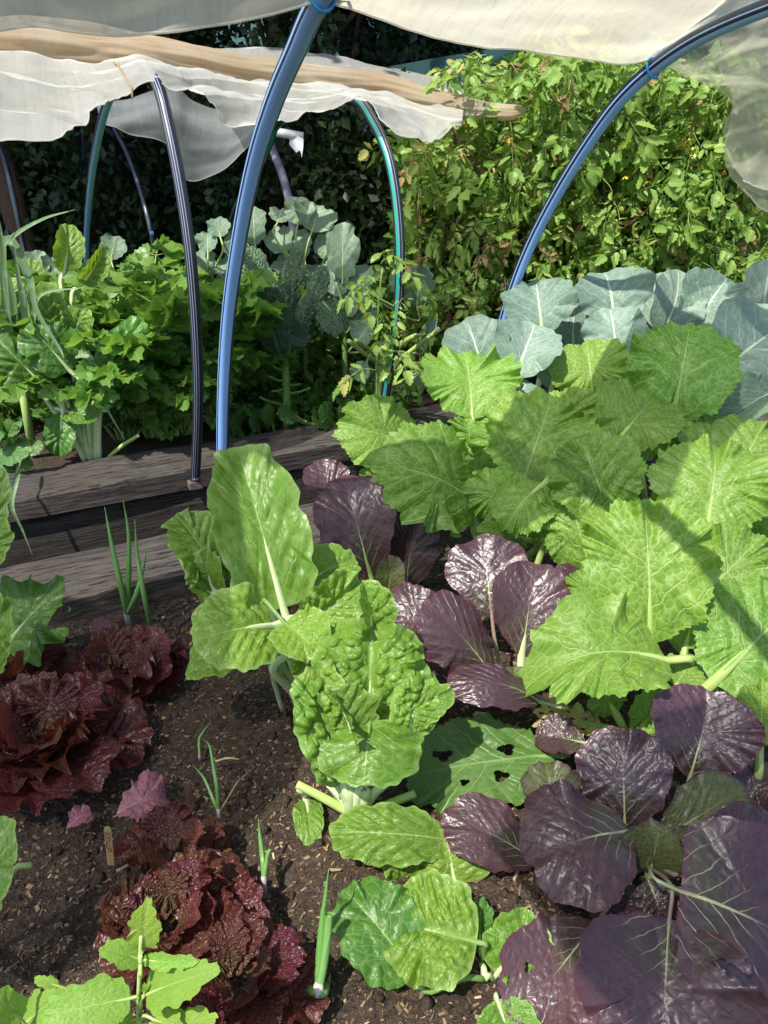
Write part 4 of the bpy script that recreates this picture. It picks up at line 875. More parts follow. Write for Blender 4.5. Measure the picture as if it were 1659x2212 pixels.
Bc = plant('chard_plant', 'heavily crinkled green chard on thick white stems, in the middle of the near bed', 'chard plant', PZ(768, 1766, 0), gc)
A(Bc, 'chard', (795, 1560, .96), (803, 1335, 1.05), 255, roll=-3, pk=(.05, 4, .5), blob=(44, .075, .105), cup=.06, ruf=(.05, 7), sr=.011, q=.34, vm=.40, nr=54, na=200, arch=.14, fine=.006)
A(Bc, 'chard', (800, 1370, 1.05), (783, 1252, 1.07), 78, roll=-25, cup=.3, ruf=(.1, 6), pk=(.08, 4, .6), **C)
A(Bc, 'chard', (742, 1690, .90), (655, 1455, .96), 135, roll=-10, pk=(.04, 6, .6), blob=(36, .07, .11), nr=40, na=160, arch=.12)
A(Bc, 'chard', (700, 1590, .93), (700, 1430, .98), 120, roll=12, pk=(.04, 5, .6), blob=(32, .07, .12), nr=38, na=150, arch=.12)
A(Bc, 'chard', (880, 1590, .93), (905, 1440, 1.0), 110, roll=-18, pk=(.04, 5, .6), blob=(32, .06, .12), nr=38, na=150, arch=.12)
A(Bc, 'chard', (800, 1555, .93), (785, 1702, .845), 238, camw=.6, arch=.16, cup=-.08, pk=(.022, 4, .6), vm=.42, cord=.30, ruf=(.09, 4), nr=28, na=130, sr=.0035, stalkmat='mid_stalk')
A(Bc, 'chard', (768, 1610, .905), (712, 1486, .925), 85, sr=.004, roll=-40, cup=.3, pk=(.07, 5, .6), **C)
A(Bc, 'chard', (862, 1565, .95), (975, 1490, .96), 80, roll=-12, pk=(.06, 6, .7), **C)
A(Bc, 'chard', (860, 1640, .93), (905, 1590, .95), 70, **C)
A(Bc, 'chard', (725, 1680, .92), (770, 1660, .9), 60, roll=20)
for dx in (-14, 2, 20): stub(Bc, [PZ(768 + dx * .7, 1768), PY(770 + dx, 1700, .9), PY(782 + dx, 1600, .94)], .0105, 'white_stalk')
stub(Bc, [PZ(760, 1758, .006), PZ(700, 1724, .03), PZ(642, 1694, .045)], .0085, 'lime_stalk', label='fallen pale stem lying out to the left')
stub(Bc, [PZ(782, 1762, .006), PZ(845, 1735, .03), PZ(897, 1714, .04)], .0085, 'lime_stalk', label='fallen pale stem with a cut end')
A(Bc, 'chard', (662, 1728, .95), (672, 1822, .86), 66, root=PZ(650, 1700, .03), camw=.4, ruf=(.1, 6))
A(Bc, 'chard', (955, 1812, .835), (712, 1800, .83), 135, camw=.5, roll=10, cup=-.06, ruf=(.07, 6), root=PZ(800, 1772), stalk=False, **C)
Cc = plant('chard_plant', 'low bubbly chard nearest the camera, between the cut spring onion and the purple leaves', 'chard plant', PZ(1048, 2105, 0), gc)
A(Cc, 'chard', (985, 1915, .79), (960, 1788, .85), 205, camw=.6, sr=.004, roll=6, root=PZ(900, 1790, .01), **C)
A(Cc, 'chard', (870, 1900, .8), (850, 1800, .83), 80, stalk=False, **C)
A(Cc, 'chard', (1030, 2035, .66), (836, 1992, .69), 250, camw=.6, sr=.0035, stalkmat='mid_stalk', root=PZ(1045, 2062), pk=(.035, 9, .6), blob=(48, .035, .095), nr=42, na=170, roll=4)
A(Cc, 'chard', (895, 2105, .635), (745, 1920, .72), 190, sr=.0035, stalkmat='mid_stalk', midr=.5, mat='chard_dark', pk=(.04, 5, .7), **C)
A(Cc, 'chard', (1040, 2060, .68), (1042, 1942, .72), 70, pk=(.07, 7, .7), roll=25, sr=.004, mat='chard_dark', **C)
A(Cc, 'chard', (1072, 2105, .65), (1172, 1985, .69), 155, pk=(.06, 6, .7), roll=-6, sr=.0035, cup=.15, **C)
A(Cc, 'chard', (1075, 2160, .60), (1108, 2270, .56), 135, camw=.5, sr=.003, root=PZ(1072, 2150), **C)
Ec = plant('chard_plant', 'chard at the left edge with a notched dark green leaf beside the sleeper', 'chard plant', PZ(-20, 1440, 0), gc)
A(Ec, 'chard', (12, 1400, 1.24), (132, 1268, 1.30), 165, mat='chard_dark', roll=6, lobe=(.12, 5), pk=(.02, 5, .8), holes=[(.33, .78, .14)], nr=26, na=120)
A(Ec, 'chard', (-60, 1250, 1.28), (0, 1010, 1.36), 110, **C)
A(Ec, 'chard', (-50, 1240, 1.26), (22, 1120, 1.28), 90, **C)
A(Ec, 'chard', (-30, 1460, 1.15), (0, 1280, 1.2), 95, **C)
Fc = plant('chard_plant', 'single close chard leaf cut by the left edge, above the label stick', 'chard plant', PZ(-90, 2050, 0), gc)
A(Fc, 'chard', (-60, 1995, .62), (5, 1762, .70), 120, pk=(.01, 5, .8), roll=-4, **C)
A(Fc, 'chard', (-150, 1950, .62), (-70, 1800, .68), 120)
stub(Fc, [PZ(-90, 2050, .02), PY(20, 1890, .70), PY(66, 1868, .70)], .005, 'lime_stalk')

# ------------------------------------------------------------------ cauliflowers
gq = 'cauliflower plants behind the mustard'
K1 = plant('cauliflower_plant', 'blue green cauliflower plant left of the blue banded hoop, behind the mustard', 'cauliflower', PY(1100, 1010, 2.1), gq)
K2 = plant('cauliflower_plant', 'blue green cauliflower plant with upright leaves right of the blue banded hoop', 'cauliflower', PY(1330, 980, 2.2), gq)
K3 = plant('cauliflower_plant', 'blue green cauliflower plant at the right edge with one large pale ribbed leaf', 'cauliflower', PY(1640, 990, 2.1), gq)
for k in (K1, K2, K3): k.location.z = 0
B_ = dict(nr=15, na=90)
A(K1, 'cauli', (1050, 822, 2.05), (1008, 688, 2.12), 145, roll=6, **B_)
A(K1, 'cauli', (1112, 815, 2.0), (1156, 700, 2.10), 145, roll=-6, **B_)
A(K1, 'cauli', (1172, 722, 2.22), (1158, 607, 2.3), 160, roll=4, **B_)
A(K1, 'cauli', (1115, 870, 1.98), (1140, 822, 2.0), 75, **B_)
A(K1, 'cauli', (1190, 840, 2.05), (1210, 760, 2.1), 70, roll=20, **B_)
A(K1, 'cauli', (1010, 850, 2.15), (975, 770, 2.2), 90, roll=10, **B_)
A(K2, 'cauli', (1328, 704, 2.22), (1308, 581, 2.3), 170, roll=-4, **B_)
A(K2, 'cauli', (1335, 778, 2.1), (1318, 663, 2.16), 140, roll=5, **B_)
A(K2, 'cauli', (1405, 735, 2.3), (1448, 588, 2.36), 120, roll=15, **B_)
A(K2, 'cauli', (1425, 735, 2.2), (1472, 583, 2.28), 115, roll=-30, **B_)
A(K2, 'cauli', (1370, 805, 2.06), (1380, 738, 2.1), 65, **B_)
A(K2, 'cauli', (1240, 760, 2.3), (1245, 650, 2.36), 90, roll=25, **B_)
A(K3, 'cauli', (1497, 705, 2.2), (1572, 601, 2.26), 140, roll=-6, **B_)
A(K3, 'cauli', (1545, 812, 1.95), (1705, 688, 2.0), 200, roll=-6, sr=.011, midr=.9, **B_)
A(K3, 'cauli', (1640, 725, 2.28), (1664, 555, 2.34), 110, **B_)
A(K3, 'cauli', (1700, 835, 1.85), (1550, 925, 1.80), 110, camw=.35, mat='broc', **B_)
A(K3, 'cauli', (1612, 705, 2.35), (1622, 600, 2.4), 75, roll=25, **B_)
A(K3, 'cauli', (1600, 880, 2.0), (1560, 800, 2.05), 90, roll=25, **B_)

# ------------------------------------------------------------------ red lettuces
def lettuce(label, px, py, n, L, seed, z0=.0, lean=(0, 0)):
    g = PZ(px, py, z0); t = plant('lettuce_plant', label, 'lettuce', g, 'red frilly lettuces in the near bed'); rng = np.random.default_rng(seed)
    for i in range(n):
        f = i / n; az = i * 2.4 + rng.uniform(-.3, .3); el = math.radians(66 - 56 * (1 - f) ** .8)
        l = L * rng.uniform(.75, 1.1) * (.62 + .38 * (1 - f))
        d = Vector((math.cos(az) * math.cos(el) + lean[0], math.sin(az) * math.cos(el) + lean[1], math.sin(el))).normalized()
        b0 = g + Vector((math.cos(az), math.sin(az), 0)) * .012 + Vector((0, 0, .01 + .03 * f)); b1 = b0 + d * l
        o = add_leaf(t, 'lettuce', b0, b1, 0, camw=rng.uniform(.0, .25), roll=rng.uniform(-18, 18), stalk=False, Wm=l * rng.uniform(.85, 1.15), nr=18, na=130, curl=rng.uniform(-.25, .05), pk=(rng.uniform(.018, .04), 6, .7), ruf=(rng.uniform(.07, .12), int(rng.integers(7, 12))))
    return t
lettuce('large glossy red lettuce at the left edge, the biggest of the frilly ones', 105, 1640, 22, .165, 5)
lettuce('red brown frilly lettuce reaching right below the spring onions', 270, 1480, 15, .125, 6)
lettuce('bronze red lettuce at the left edge under the notched chard leaf', 45, 1480, 12, .11, 9)
lettuce('frilly red lettuce in the foreground behind the close tomato leaf', 375, 2030, 20, .115, 7)
lettuce('dark red lettuce at the bottom edge beside the cut spring onion', 520, 2150, 15, .095, 8)
lettuce('small red lettuce tuft standing up beside the fallen pink leaf', 385, 1880, 9, .085, 10)
fl = 'faded pink lettuce leaf lying on the soil '
for nm, b, t, w in [('wilted beside the little wooden label', (268, 1835, .9), (372, 1775, .93), 105), ('below the spring onions', (200, 1400, 1.38), (245, 1345, 1.43), 45), ('at the left, under the notched chard leaf', (60, 1330, 1.48), (130, 1290, 1.54), 70), ('left of the wooden label', (160, 1850, .87), (205, 1790, .9), 40), ('low at the left edge', (-20, 1660, 1.02), (28, 1640, 1.04), 50)]:
    g = PY(*b); g.z = max(g.z, .012); t_ = PY(*t); t_.z = max(t_.z, .02)
    p = plant('lettuce_leaf', fl + nm, 'leaf', g, 'fallen lettuce leaves')
    add_leaf(p, 'lettuce', g, t_, w, camw=.15, mat='lettuce_dry', stalk=False, name='blade', arch=.1, ruf=(.12, 8))

# ------------------------------------------------------------------ spring onions
def strap(P, wid, N, fold=.25, n=24, tip=.06):
    """folded strap leaf along points -> verts, quads, attrs"""
    P = cr(P, n); T = np.gradient(P, axis=0); T /= np.linalg.norm(T, axis=1)[:, None]
    X = np.cross(T, np.array(N)); X /= np.linalg.norm(X, axis=1)[:, None] + 1e-9; Z = np.cross(X, T)
    f = np.linspace(0, 1, n); w = wid * (.75 + .25 * np.sin(np.pi * np.clip(f * 1.6, 0, 1))) * np.clip((1 - f) / .55, tip, 1) ** .8
    V = np.stack([P + X * (w * s)[:, None] + Z * (w * abs(s) * fold * 2)[:, None] for s in (-.5, -.25, 0, .25, .5)], 1)
    i = np.arange(n - 1)[:, None] * 5 + np.arange(4)[None]; q = np.stack([i, i + 1, i + 6, i + 5], -1).reshape(-1, 4)
    return V.reshape(-1, 3), q, np.tile([-.5, -.25, 0, .25, .5], n), np.repeat(f, 5)
def onion(label, g, leaves, r=.0055, base=.03, cut=()):
    t = plant('spring_onion', label, 'spring onion', g, 'spring onions in the near bed')
    top = g + Vector((0, 0, base))
    tube_obj('base', [g - Vector((0, 0, .01)), g + Vector((0, 0, base * .5)), top], [r * 1.15, r, r * .9], M['onion_base'], t, 10, g)
    for pts in leaves:
        P = cr([top - Vector((0, 0, base * .3))] + pts, 22); f = np.linspace(0, 1, 22)
        rad = r * (.8 + .25 * np.sin(np.pi * f)) * np.clip((1 - f) / .6, .05, 1) ** .75
        tube_obj('leaf', P, rad, M['onion'], t, 10, g, flat=1.0)
    for pts in cut:
        P = cr([top - Vector((0, 0, base * .3))] + pts, 10)
        V, tr, q, an = tube(P, np.linspace(r * .8, r * .85, 10), 10, None, False)
        o = link('cut_leaf', mesh('cut_leaf', V - np.array(g), [q], M['onion'], True), t)
        c = P[-1] - (P[-1] - P[-2]) * .3
        V, tr, q, an = tube([c - (P[-1] - P[-2]) * .3, c], r * .8, 10); link('cut_end', mesh('cut_end', V - np.array(g), [tr, q], M['white_stalk']), o)
g = PZ(278, 1352)
onion('spring onion with four tall leaves beside the near sleeper', g, [[PY(262, 1270, 1.44), PY(240, 1170, 1.46), PY(226, 1095, 1.48)], [PY(277, 1260, 1.45), PY(278, 1160, 1.47), PY(266, 1080, 1.49)], [PY(296, 1280, 1.44), PY(308, 1230, 1.46), PY(318, 1178, 1.47)]], .0062, .045)
g = PZ(328, 1368)
onion('single leaved spring onion leaning right of the tall four leaved one', g, [[PY(312, 1290, 1.40), PY(297, 1200, 1.43), PY(291, 1122, 1.45)]], .0056, .02)
g = PZ(352, 1362)
onion('short cut spring onion stub above the red brown lettuce', g, [], .004, .004, [[g + Vector((0, 0, .012)), PY(352, 1332, 1.42)]])
g = PZ(474, 1768)
onion('thin spring onion with a withered tip in open soil', g, [[PY(462, 1730, .91), PY(440, 1680, .94), PY(415, 1652, .95)], [PY(468, 1700, .91), PY(460, 1650, .93), PY(452, 1610, .95), PY(438, 1598, .95)]], .0032, .022)
tube_obj('dry_leaf', [g + Vector((0, 0, .012)), PZ(490, 1728, .012), PZ(512, 1690, .014), PZ(542, 1662, .02)], [.0015, .0014, .0012, .0006], M['straw'], bpy.data.objects['spring_onion.003'], 6, g)
g = PZ(432, 1640)
onion('very thin bent onion shoot behind the withered one', g, [[PY(430, 1600, 1.06), PY(436, 1585, 1.07), PY(456, 1558, 1.09)]], .0026, .01)
g = PZ(572, 1925)
onion('pale tipped spring onion with one cut leaf right of the foreground lettuce', g, [[PY(568, 1860, .80), PY(562, 1810, .82), PY(558, 1768, .83)]], .0042, .03, [[PY(574, 1870, .79), PY(581, 1836, .80)]])
g = PZ(690, 2165)
onion('blue green cut spring onion with a purple base in the foreground', g, [[PY(692, 2080, .635), PY(698, 1980, .66), PY(710, 1878, .68)]], .0068, .035, [[PY(703, 2060, .63), PY(712, 1975, .65)], [PZ(672, 2140, .018), PY(664, 2128, .635)], [PZ(700, 2145, .02), PY(706, 2108, .635)]])

# ------------------------------------------------------------------ close tomato seedling
g = PY(306, 2260, .50)
T0 = plant('tomato_seedling', 'young tomato plant with broad pale green leaflets at the bottom left corner', 'tomato plant', Vector((g.x, g.y - .02, 0)), None)
stub(T0, [T0.location, PY(300, 2212, .50), PY(301, 2110, .505), PY(305, 2020, .515)], .0026, 'lime_stalk', 'stem')
def z5(x, y): return (x / 1.276) / 1.507, (2300 + y / 1.276) / 1.507
for b, t, w, Yb, Yt, rl in [((597, 1000), (612, 798), 135, .515, .525, 0), ((585, 1050), (412, 1000), 125, .51, .50, 8), ((598, 1052), (830, 1055), 75, .51, .50, -35), ((590, 1060), (662, 1030), 45, .512, .515, 0), ((610, 1195), (905, 1092), 200, .50, .49, -6), ((540, 1212), (165, 1292), 225, .495, .47, 6), ((100, 1320), (265, 1190), 150, .48, .49, 0), ((90, 1300), (-60, 1190), 170, .47, .46, 0), ((240, 1160), (140, 1130), 60, .53, .53, 10), ((700, 1335), (905, 1290), 130, .49, .48, 0), ((560, 1300), (470, 1345), 120, .49, .47, 0), ((600, 1190), (600, 1145), 22, .50, .50, 0), ((640, 1300), (760, 1360), 140, .485, .47, 10)]:
    A(T0, 'tomlet', (*z5(*b), Yb), (*z5(*t), Yt), w / 1.923, roll=rl, root=PY(301, min(2205, z5(*b)[1] + 22), .50), nr=16, na=100, name='leaflet')

# ------------------------------------------------------------------ far bed: compound leaves
def leaflet(mb, o, d, n, L, Wd, rng, teeth=0., curl=0., tone=0., lob=3):
    """one toothed leaflet as a small folded fan sheet; o base, d direction, n normal"""
    d = d / np.linalg.norm(d); x = np.cross(d, n); x /= np.linalg.norm(x); n = np.cross(x, d)
    na = 22; tau = np.linspace(0, 2 * np.pi, na, endpoint=False); v = (1 - np.cos(tau)) / 2
    w = (4 * np.clip(v, 1e-6, 1) ** .8 * (1 - np.clip(v, 0, 1) ** .8)) ** .6 * np.sign(np.sin(tau + 1e-9)) * .5
    sc = 1 + teeth * np.where(np.arange(na) % 2 == 0, 1, -1) * smooth(v, .1, .4)
    bx, by = w * sc, .45 + (v - .45) * sc
    out = [[0, .45]]; rr = [0]
    for r in (.55, 1.):
        for a, b2 in zip(bx, by): out.append([a * r, .45 + (b2 - .45) * r])
    out = np.array(out); ax = np.abs(out[:, 0]) * 2
    z = .18 * ax ** 1.3 + curl * (out[:, 1] ** 2) + .05 * np.sin(out[:, 1] * 9 + rng.uniform(0, 6)) * ax
    V = o + x * (out[:, :1] * Wd) + d * (out[:, 1:] * L) + n * (z[:, None] * Wd)
    t = [[0, 1 + i, 1 + (i + 1) % na] for i in range(na)]; q = [[1 + i, 1 + na + i, 1 + na + (i + 1) % na, 1 + (i + 1) % na] for i in range(na)]
    mb.add(V, t, q, 0, lx=out[:, 0], ly=out[:, 1], tone=tone)
def celery_leaf(rng, L):
    mb = MB(); st = MB(); n = np.array([0, -.6, .8])
    ln = L * .62
    P = cr([(0, 0, 0), (0, .05 * L, ln * .6), (0, .16 * L, ln), (0, .34 * L, ln * 1.28), (0, .5 * L, ln * 1.4)], 20)
    V, t, q, an = tube(P, np.linspace(.0075, .0014, 20), 6); st.add(V, t, q)
    def cluster(o, d, s):
        for k in (-1, 0, 1):
            a = k * .85 + rng.uniform(-.15, .15); c, s_ = math.cos(a), math.sin(a)
            x = np.cross(d, n); dd = d * c + x * s_ + n * rng.uniform(-.35, .35)
            leaflet(mb, o, dd, n + rng.normal(size=3) * .75, s * (1 if k == 0 else .8), s * .85, rng, .11, rng.uniform(-.5, .1), rng.uniform(0, .35))
    for i, s in ((10, .075), (13, .085), (16, .085)):
        T = P[i] - P[i - 1]; T /= np.linalg.norm(T)
        for sd in (-1, 1):
            x = np.cross(T, n) * sd; x /= np.linalg.norm(x); d = x * .8 + T * .5; e = P[i] + d * s * .45
            V, t, q, an = tube([P[i], P[i] + d * s * .25, e], .0012, 5); st.add(V, t, q)
            cluster(e, d, s * 1.12)
    T = P[-1] - P[-2]; cluster(P[-1], T / np.linalg.norm(T), .095)
    return mb, st
def tomato_leaf(rng, L, droop=.5):
    mb = MB(); st = MB()
    P = cr([(0, 0, 0), (0, .35 * L, .10 * L), (0, .7 * L, .02 * L - .18 * droop * L), (0, .95 * L, -.12 * L - .45 * droop * L)], 16)
    V, t, q, an = tube(P, np.linspace(.0022, .0008, 16), 5); st.add(V, t, q)
    n = np.array([0, .25, .97])
    for i, s in ((5, .20), (7, .10), (9, .26), (11, .10), (13, .26)):
        T = P[i] - P[i - 1]; T /= np.linalg.norm(T)
        for sd in (-1, 1):
            x = np.cross(T, n) * sd; x /= np.linalg.norm(x); d = x * .85 + T * .45 + np.array([0, 0, -.3 * droop - rng.uniform(-.2, .6)])
            leaflet(mb, P[i] + d * .06 * L, d, n + rng.normal(size=3) * .7, s * L * 1.6, s * L * .72, rng, .15, rng.uniform(-1.1, .6), rng.uniform(0, .3))
    T = P[-1] - P[-2]; leaflet(mb, P[-1], T / np.linalg.norm(T), n, .36 * L, .24 * L, rng, .12, -.3, .1)
    return mb, st
CEL = []; TOM = []
rg = np.random.default_rng(3)
for k in range(6):
    a, b2 = celery_leaf(rg, rg.uniform(.58, .70)); CEL.append((a.mesh('leaf', M['celery']), b2.mesh('stalk', M['lime_stalk'])))
for k in range(7):
    a, b2 = tomato_leaf(rg, rg.uniform(.15, .22), rg.uniform(.1, .9)); TOM.append((a.mesh('leaf', M['tomato']), b2.mesh('stalk', M['stem'])))
TOMD = []
for k in range(3):
    a, b2 = tomato_leaf(rg, .13, 1.6); TOMD.append((a.mesh('dry_leaf', M['tomato_dry']), b2.mesh('stalk', M['straw'])))
def place(pair, parent, loc, rot, sc, name='leaf'):
    o = bpy.data.objects.new(name, pair[0]); COL.objects.link(o); o.parent = parent; o.location = loc; o.rotation_euler = rot; o.scale = (sc,) * 3
    st = bpy.data.objects.new('stalk', pair[1]); COL.objects.link(st); st.parent = o
    return o
rc = random.Random(4)
gcel = 'celery plants packed together in the far bed'
cel_spots = [(250, 2.72, 'left, against the shiny crinkled chard'), (315, 2.76, 'front, left of the bolted hoop'), (385, 2.80, 'directly behind the bolted black hoop'), (462, 2.90, 'front, right of the thick blue hoop'), (250, 3.02, 'back row, in front of the rear leg of the bolted hoop'), (325, 3.1, 'back row, tallest in the middle'), (410, 3.18, 'back row, behind the bolted hoop')]
for px, Y, w_ in cel_spots:
    p = PY(px, 800, Y); p.z = -.02
    t = plant('celery_plant', 'leafy green celery ' + w_, 'celery', p, gcel)
    for i in range(40):
        f = min(i, 29) / 30; az = i * 2.4 + rc.uniform(-.3, .3); tilt = R(2 + 25 * (1 - f) + rc.uniform(-5, 5))
        if i >= 30: f = 0.; tilt = R(rc.uniform(16, 40))
        m_ = Matrix.Rotation(az, 4, 'Z') @ Matrix.Rotation(-tilt, 4, 'X')
        place(CEL[i % 6], t, (rc.uniform(-.03, .03), rc.uniform(-.03, .03), 0), m_.to_euler(), rc.uniform(.8, 1.08) * ((.58 + .42 * min(1, f * 1.7)) if i < 30 else rc.uniform(.3, .5)))

# ------------------------------------------------------------------ tomato wall
gt = 'tomato plants on stakes along the right of the far bed'
rt = random.Random(9); rgt = np.random.default_rng(21)
def flower(parent, p, sc=1.):
    mb = MB()
    for i in range(5):
        a = i * 1.2566; d = np.array([math.cos(a), math.sin(a), -.55]); d /= np.linalg.norm(d); x = np.cross(d, [0, 0, 1]); x /= np.linalg.norm(x)
        L = .013 * sc; mb.add([[0, 0, 0], d * L * .5 + x * L * .22, d * L, d * L * .5 - x * L * .22], [[0, 1, 2], [0, 2, 3]])
    V, t, q, an = tube([(0, 0, 0), (0, 0, -.009 * sc)], [.0022 * sc, .0008 * sc], 6); mb.add(V, t, q)
    o = link('flower', mb.mesh('flower', M['flower']), parent, p); o.rotation_euler = (rt.uniform(-.6, .2), rt.uniform(-.5, .5), rt.uniform(0, 6)); return o
walls = [(925, 3.35, 870, 1010, 285, 700, 95, 'shaded tomato plant ending the wall on the left, beyond the green striped hoop', .25), (1080, 3.25, 990, 1190, 125, 660, 175, 'tomato plant with withered leaves behind the lower blue banded hoop', 1.),
         (1270, 3.2, 1150, 1370, 120, 640, 175, 'bushy tomato plant in the middle of the wall, above the cauliflowers', 1.), (1440, 3.2, 1330, 1530, 130, 640, 175, 'tomato plant with yellow flowers left of the hanging net', 1.), (1610, 3.15, 1500, 1720, 110, 640, 170, 'tomato plant at the right edge, behind the hanging side net', 1.)]
TP = []
for px, Y, x0, x1, y0, y1, n, lab, lit in walls:
    g = PY(px, 700, Y); g.z = -.02
    t = plant('tomato_plant', lab, 'tomato plant', g, gt); TP.append(t)
    for k in range(4):
        a_ = PY(rt.uniform(x0, x1), y1 - 60, Y); b2 = PY(rt.uniform(x0 + 20, x1 - 20), rt.uniform(y0 + 10, y0 + 120), Y - .03)
        tube_obj('stem', cr([g, a_.lerp(g, .4), a_.lerp(b2, .5) + Vector((rt.uniform(-.05, .05), rt.uniform(-.08, .02), 0)), b2], 24), np.linspace(.007, .003, 24), M['stem'], t, 7, g)
    for i in range(n + 40):
        px_, py_ = rt.uniform(x0, x1), y0 + (y1 - y0) * rt.random() ** 1.05
        p = PY(px_, py_, Y - rt.uniform(-.05, .30))
        az = R(180) + rt.uniform(-1.5, 1.5); m_ = Matrix.Rotation(az, 4, 'Z') @ Matrix.Rotation(R(rt.uniform(-75, 40)), 4, 'X') @ Matrix.Rotation(rt.uniform(-1.3, 1.3), 4, 'Y')
        dry = rt.random() < (.27 if (px_ < 1110 and py_ > 380) else .06)
        place(rt.choice(TOMD if dry else TOM), t, p - g, m_.to_euler(), rt.uniform(.36, .85), 'dry_leaf' if dry else 'leaf')
    def fp(k):
        P = []
        for _ in range(k):
            P.append(list(PY(rt.uniform(x0 - 10, x1 + 10), rt.uniform(y0 + 15, y1 + 60), Y + rt.uniform(.0, .35)) - g))
        return np.array(P)
    v, tr, lx, ly, tone = leaf_cloud(1300, fp, .075, rgt, .6)
    tag(link('inner_foliage', mesh('inner_foliage', v, [tr], M['weed'], True, {'lx': lx, 'ly': ly, 'tone': tone}), t), kind='stuff')
for i, (x, y, Y) in enumerate([(1000, 262, 3.0), (1008, 268, 3.0), (1040, 250, 3.0), (1488, 300, 2.9), (1496, 318, 2.9), (1480, 308, 2.9), (1502, 330, 2.9), (1350, 380, 2.95), (1400, 390, 2.95), (1530, 250, 2.95), (1210, 250, 2.95), (1565, 370, 2.9), (1100, 300, 2.95), (1180, 425, 2.95)]):
    t = TP[0 if x < 990 else 1 if x < 1170 else 2 if x < 1350 else 3 if x < 1520 else 4]
    p = PY(x, y, Y); flower(t, p - t.location, rt.uniform(1.2, 2.0))
for i, (x, Y) in enumerate([(975, 3.15), (905, 3.2), (1015, 3.3)]):
    p = PY(x, 500, Y)
    tag(tube_obj('stake', [Vector((p.x, p.y, -.05)), Vector((p.x + .01, p.y, .5)), Vector((p.x, p.y, 1.12 - .1 * i))], .007, M['rust'], None, 8), ['rusty stake in the shaded left end of the tomato wall', 'thin rusty stake just right of the green striped hoop', 'rusty stake among the withered tomato leaves'][i], 'stake', 'rusty stakes in the tomato wall')
for k, (x, y) in enumerate([(1030, 655), (1036, 680)]):
    p = PY(x, y, 3.0); mb = MB(); lat = np.linspace(0, np.pi, 9)[1:-1]; lon = np.linspace(0, 2 * np.pi, 14, endpoint=False)
    S = [[0, 0, .9]] + [[math.sin(a) * math.cos(l) * (1 + .06 * math.cos(5 * l)), math.sin(a) * math.sin(l) * (1 + .06 * math.cos(5 * l)), math.cos(a) * .85] for a in lat for l in lon] + [[0, 0, -.85]]
    nl = len(lon); e = 1 + 7 * nl
    mb.add(np.array(S) * .03 + np.array(p - TP[1].location), [[0, 1 + j, 1 + (j + 1) % nl] for j in range(nl)] + [[e, e - nl + (j + 1) % nl, e - nl + j] for j in range(nl)], [[1 + a * nl + j, 1 + (a + 1) * nl + j, 1 + (a + 1) * nl + (j + 1) % nl, 1 + a * nl + (j + 1) % nl] for a in range(6) for j in range(nl)])
    link('fruit', mb.mesh('fruit', M['fruit']), TP[1])

# ------------------------------------------------------------------ far bed: leek, chard, kale, broccoli, stump
g = PY(70, 968, 2.55); g.z = -.01
lk = plant('leek_plant', 'leek with long arching strap leaves at the left edge of the far bed', 'leek', g)
tube_obj('shank', [g, PY(58, 900, 2.53), PY(46, 830, 2.52)], [.016, .014, .013], M['lime_stalk'], lk, 12, g)
for pts in [[(46, 830), (30, 650), (0, 559), (32, 511), (96, 473), (163, 453)], [(52, 840), (67, 751), (74, 687), (93, 636), (182, 621)], [(40, 830), (10, 600), (19, 517), (64, 597), (80, 671), (128, 751), (138, 773)], [(50, 840), (20, 700), (6, 527), (-10, 440)], [(45, 830), (60, 700), (40, 590), (30, 520)],
            [(56, 850), (100, 800), (128, 777), (186, 767), (205, 799), (230, 879), (269, 949)], [(48, 840), (0, 720), (-30, 620), (-60, 640)], [(50, 840), (25, 720), (10, 640), (4, 560)]]:
    P = [PY(x, y, 2.52 - .16 * i / len(pts)) for i, (x, y) in enumerate(pts)]
    V, q, lx, ly = strap(P, .030, (0, -.8, .6)); V = V - np.array(g)
    link('leaf', mesh('leaf', V, [q], M['strap'], True, {'lx': lx * 0 + .3, 'ly': ly, 'tone': np.full(len(V), rt.random())}), lk)
P = [POFF(44, 990, .15), POFF(36, 1030, .0), POFF(25, 1091, -.05), POFF(48, 1145, -.06), POFF(70, 1200, -.07)]
lk2 = plant('leek_leaf', 'bent pale leek leaf hanging over the far sleeper at the left', 'leaf', P[0])
V, q, lx, ly = strap(P, .016, -BV); link('blade', mesh('blade', V - np.array(P[0]), [q], M['strap'], True, {'lx': lx * 0 + .3, 'ly': ly, 'tone': np.full(len(V), .9)}), lk2)

g = PY(200, 995, 2.46); g.z = 0
c1_ = plant('chard_plant', 'white stemmed chard in the far bed between the leek and the celery', 'chard plant', g, 'chard in the far bed')
E_ = dict(nr=12, na=70)
A(c1_, 'chard', (138, 590, 2.62), (150, 484, 2.68), 68, roll=-20, cup=.15, **E_)
A(c1_, 'chard', (175, 620, 2.60), (230, 533, 2.62), 50, roll=-40, cup=.25, **E_)
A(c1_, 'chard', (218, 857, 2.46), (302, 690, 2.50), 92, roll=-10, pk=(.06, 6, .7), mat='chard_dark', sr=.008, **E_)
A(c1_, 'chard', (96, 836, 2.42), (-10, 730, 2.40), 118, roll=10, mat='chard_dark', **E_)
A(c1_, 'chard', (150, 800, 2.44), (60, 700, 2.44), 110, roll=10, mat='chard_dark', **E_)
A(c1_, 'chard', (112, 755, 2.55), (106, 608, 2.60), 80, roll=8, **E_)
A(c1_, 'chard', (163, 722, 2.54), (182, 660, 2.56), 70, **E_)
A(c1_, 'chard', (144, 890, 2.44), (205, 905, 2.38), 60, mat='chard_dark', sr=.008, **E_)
A(c1_, 'chard', (136, 895, 2.42), (126, 985, 2.36), 70, mat='chard_dark', **E_)
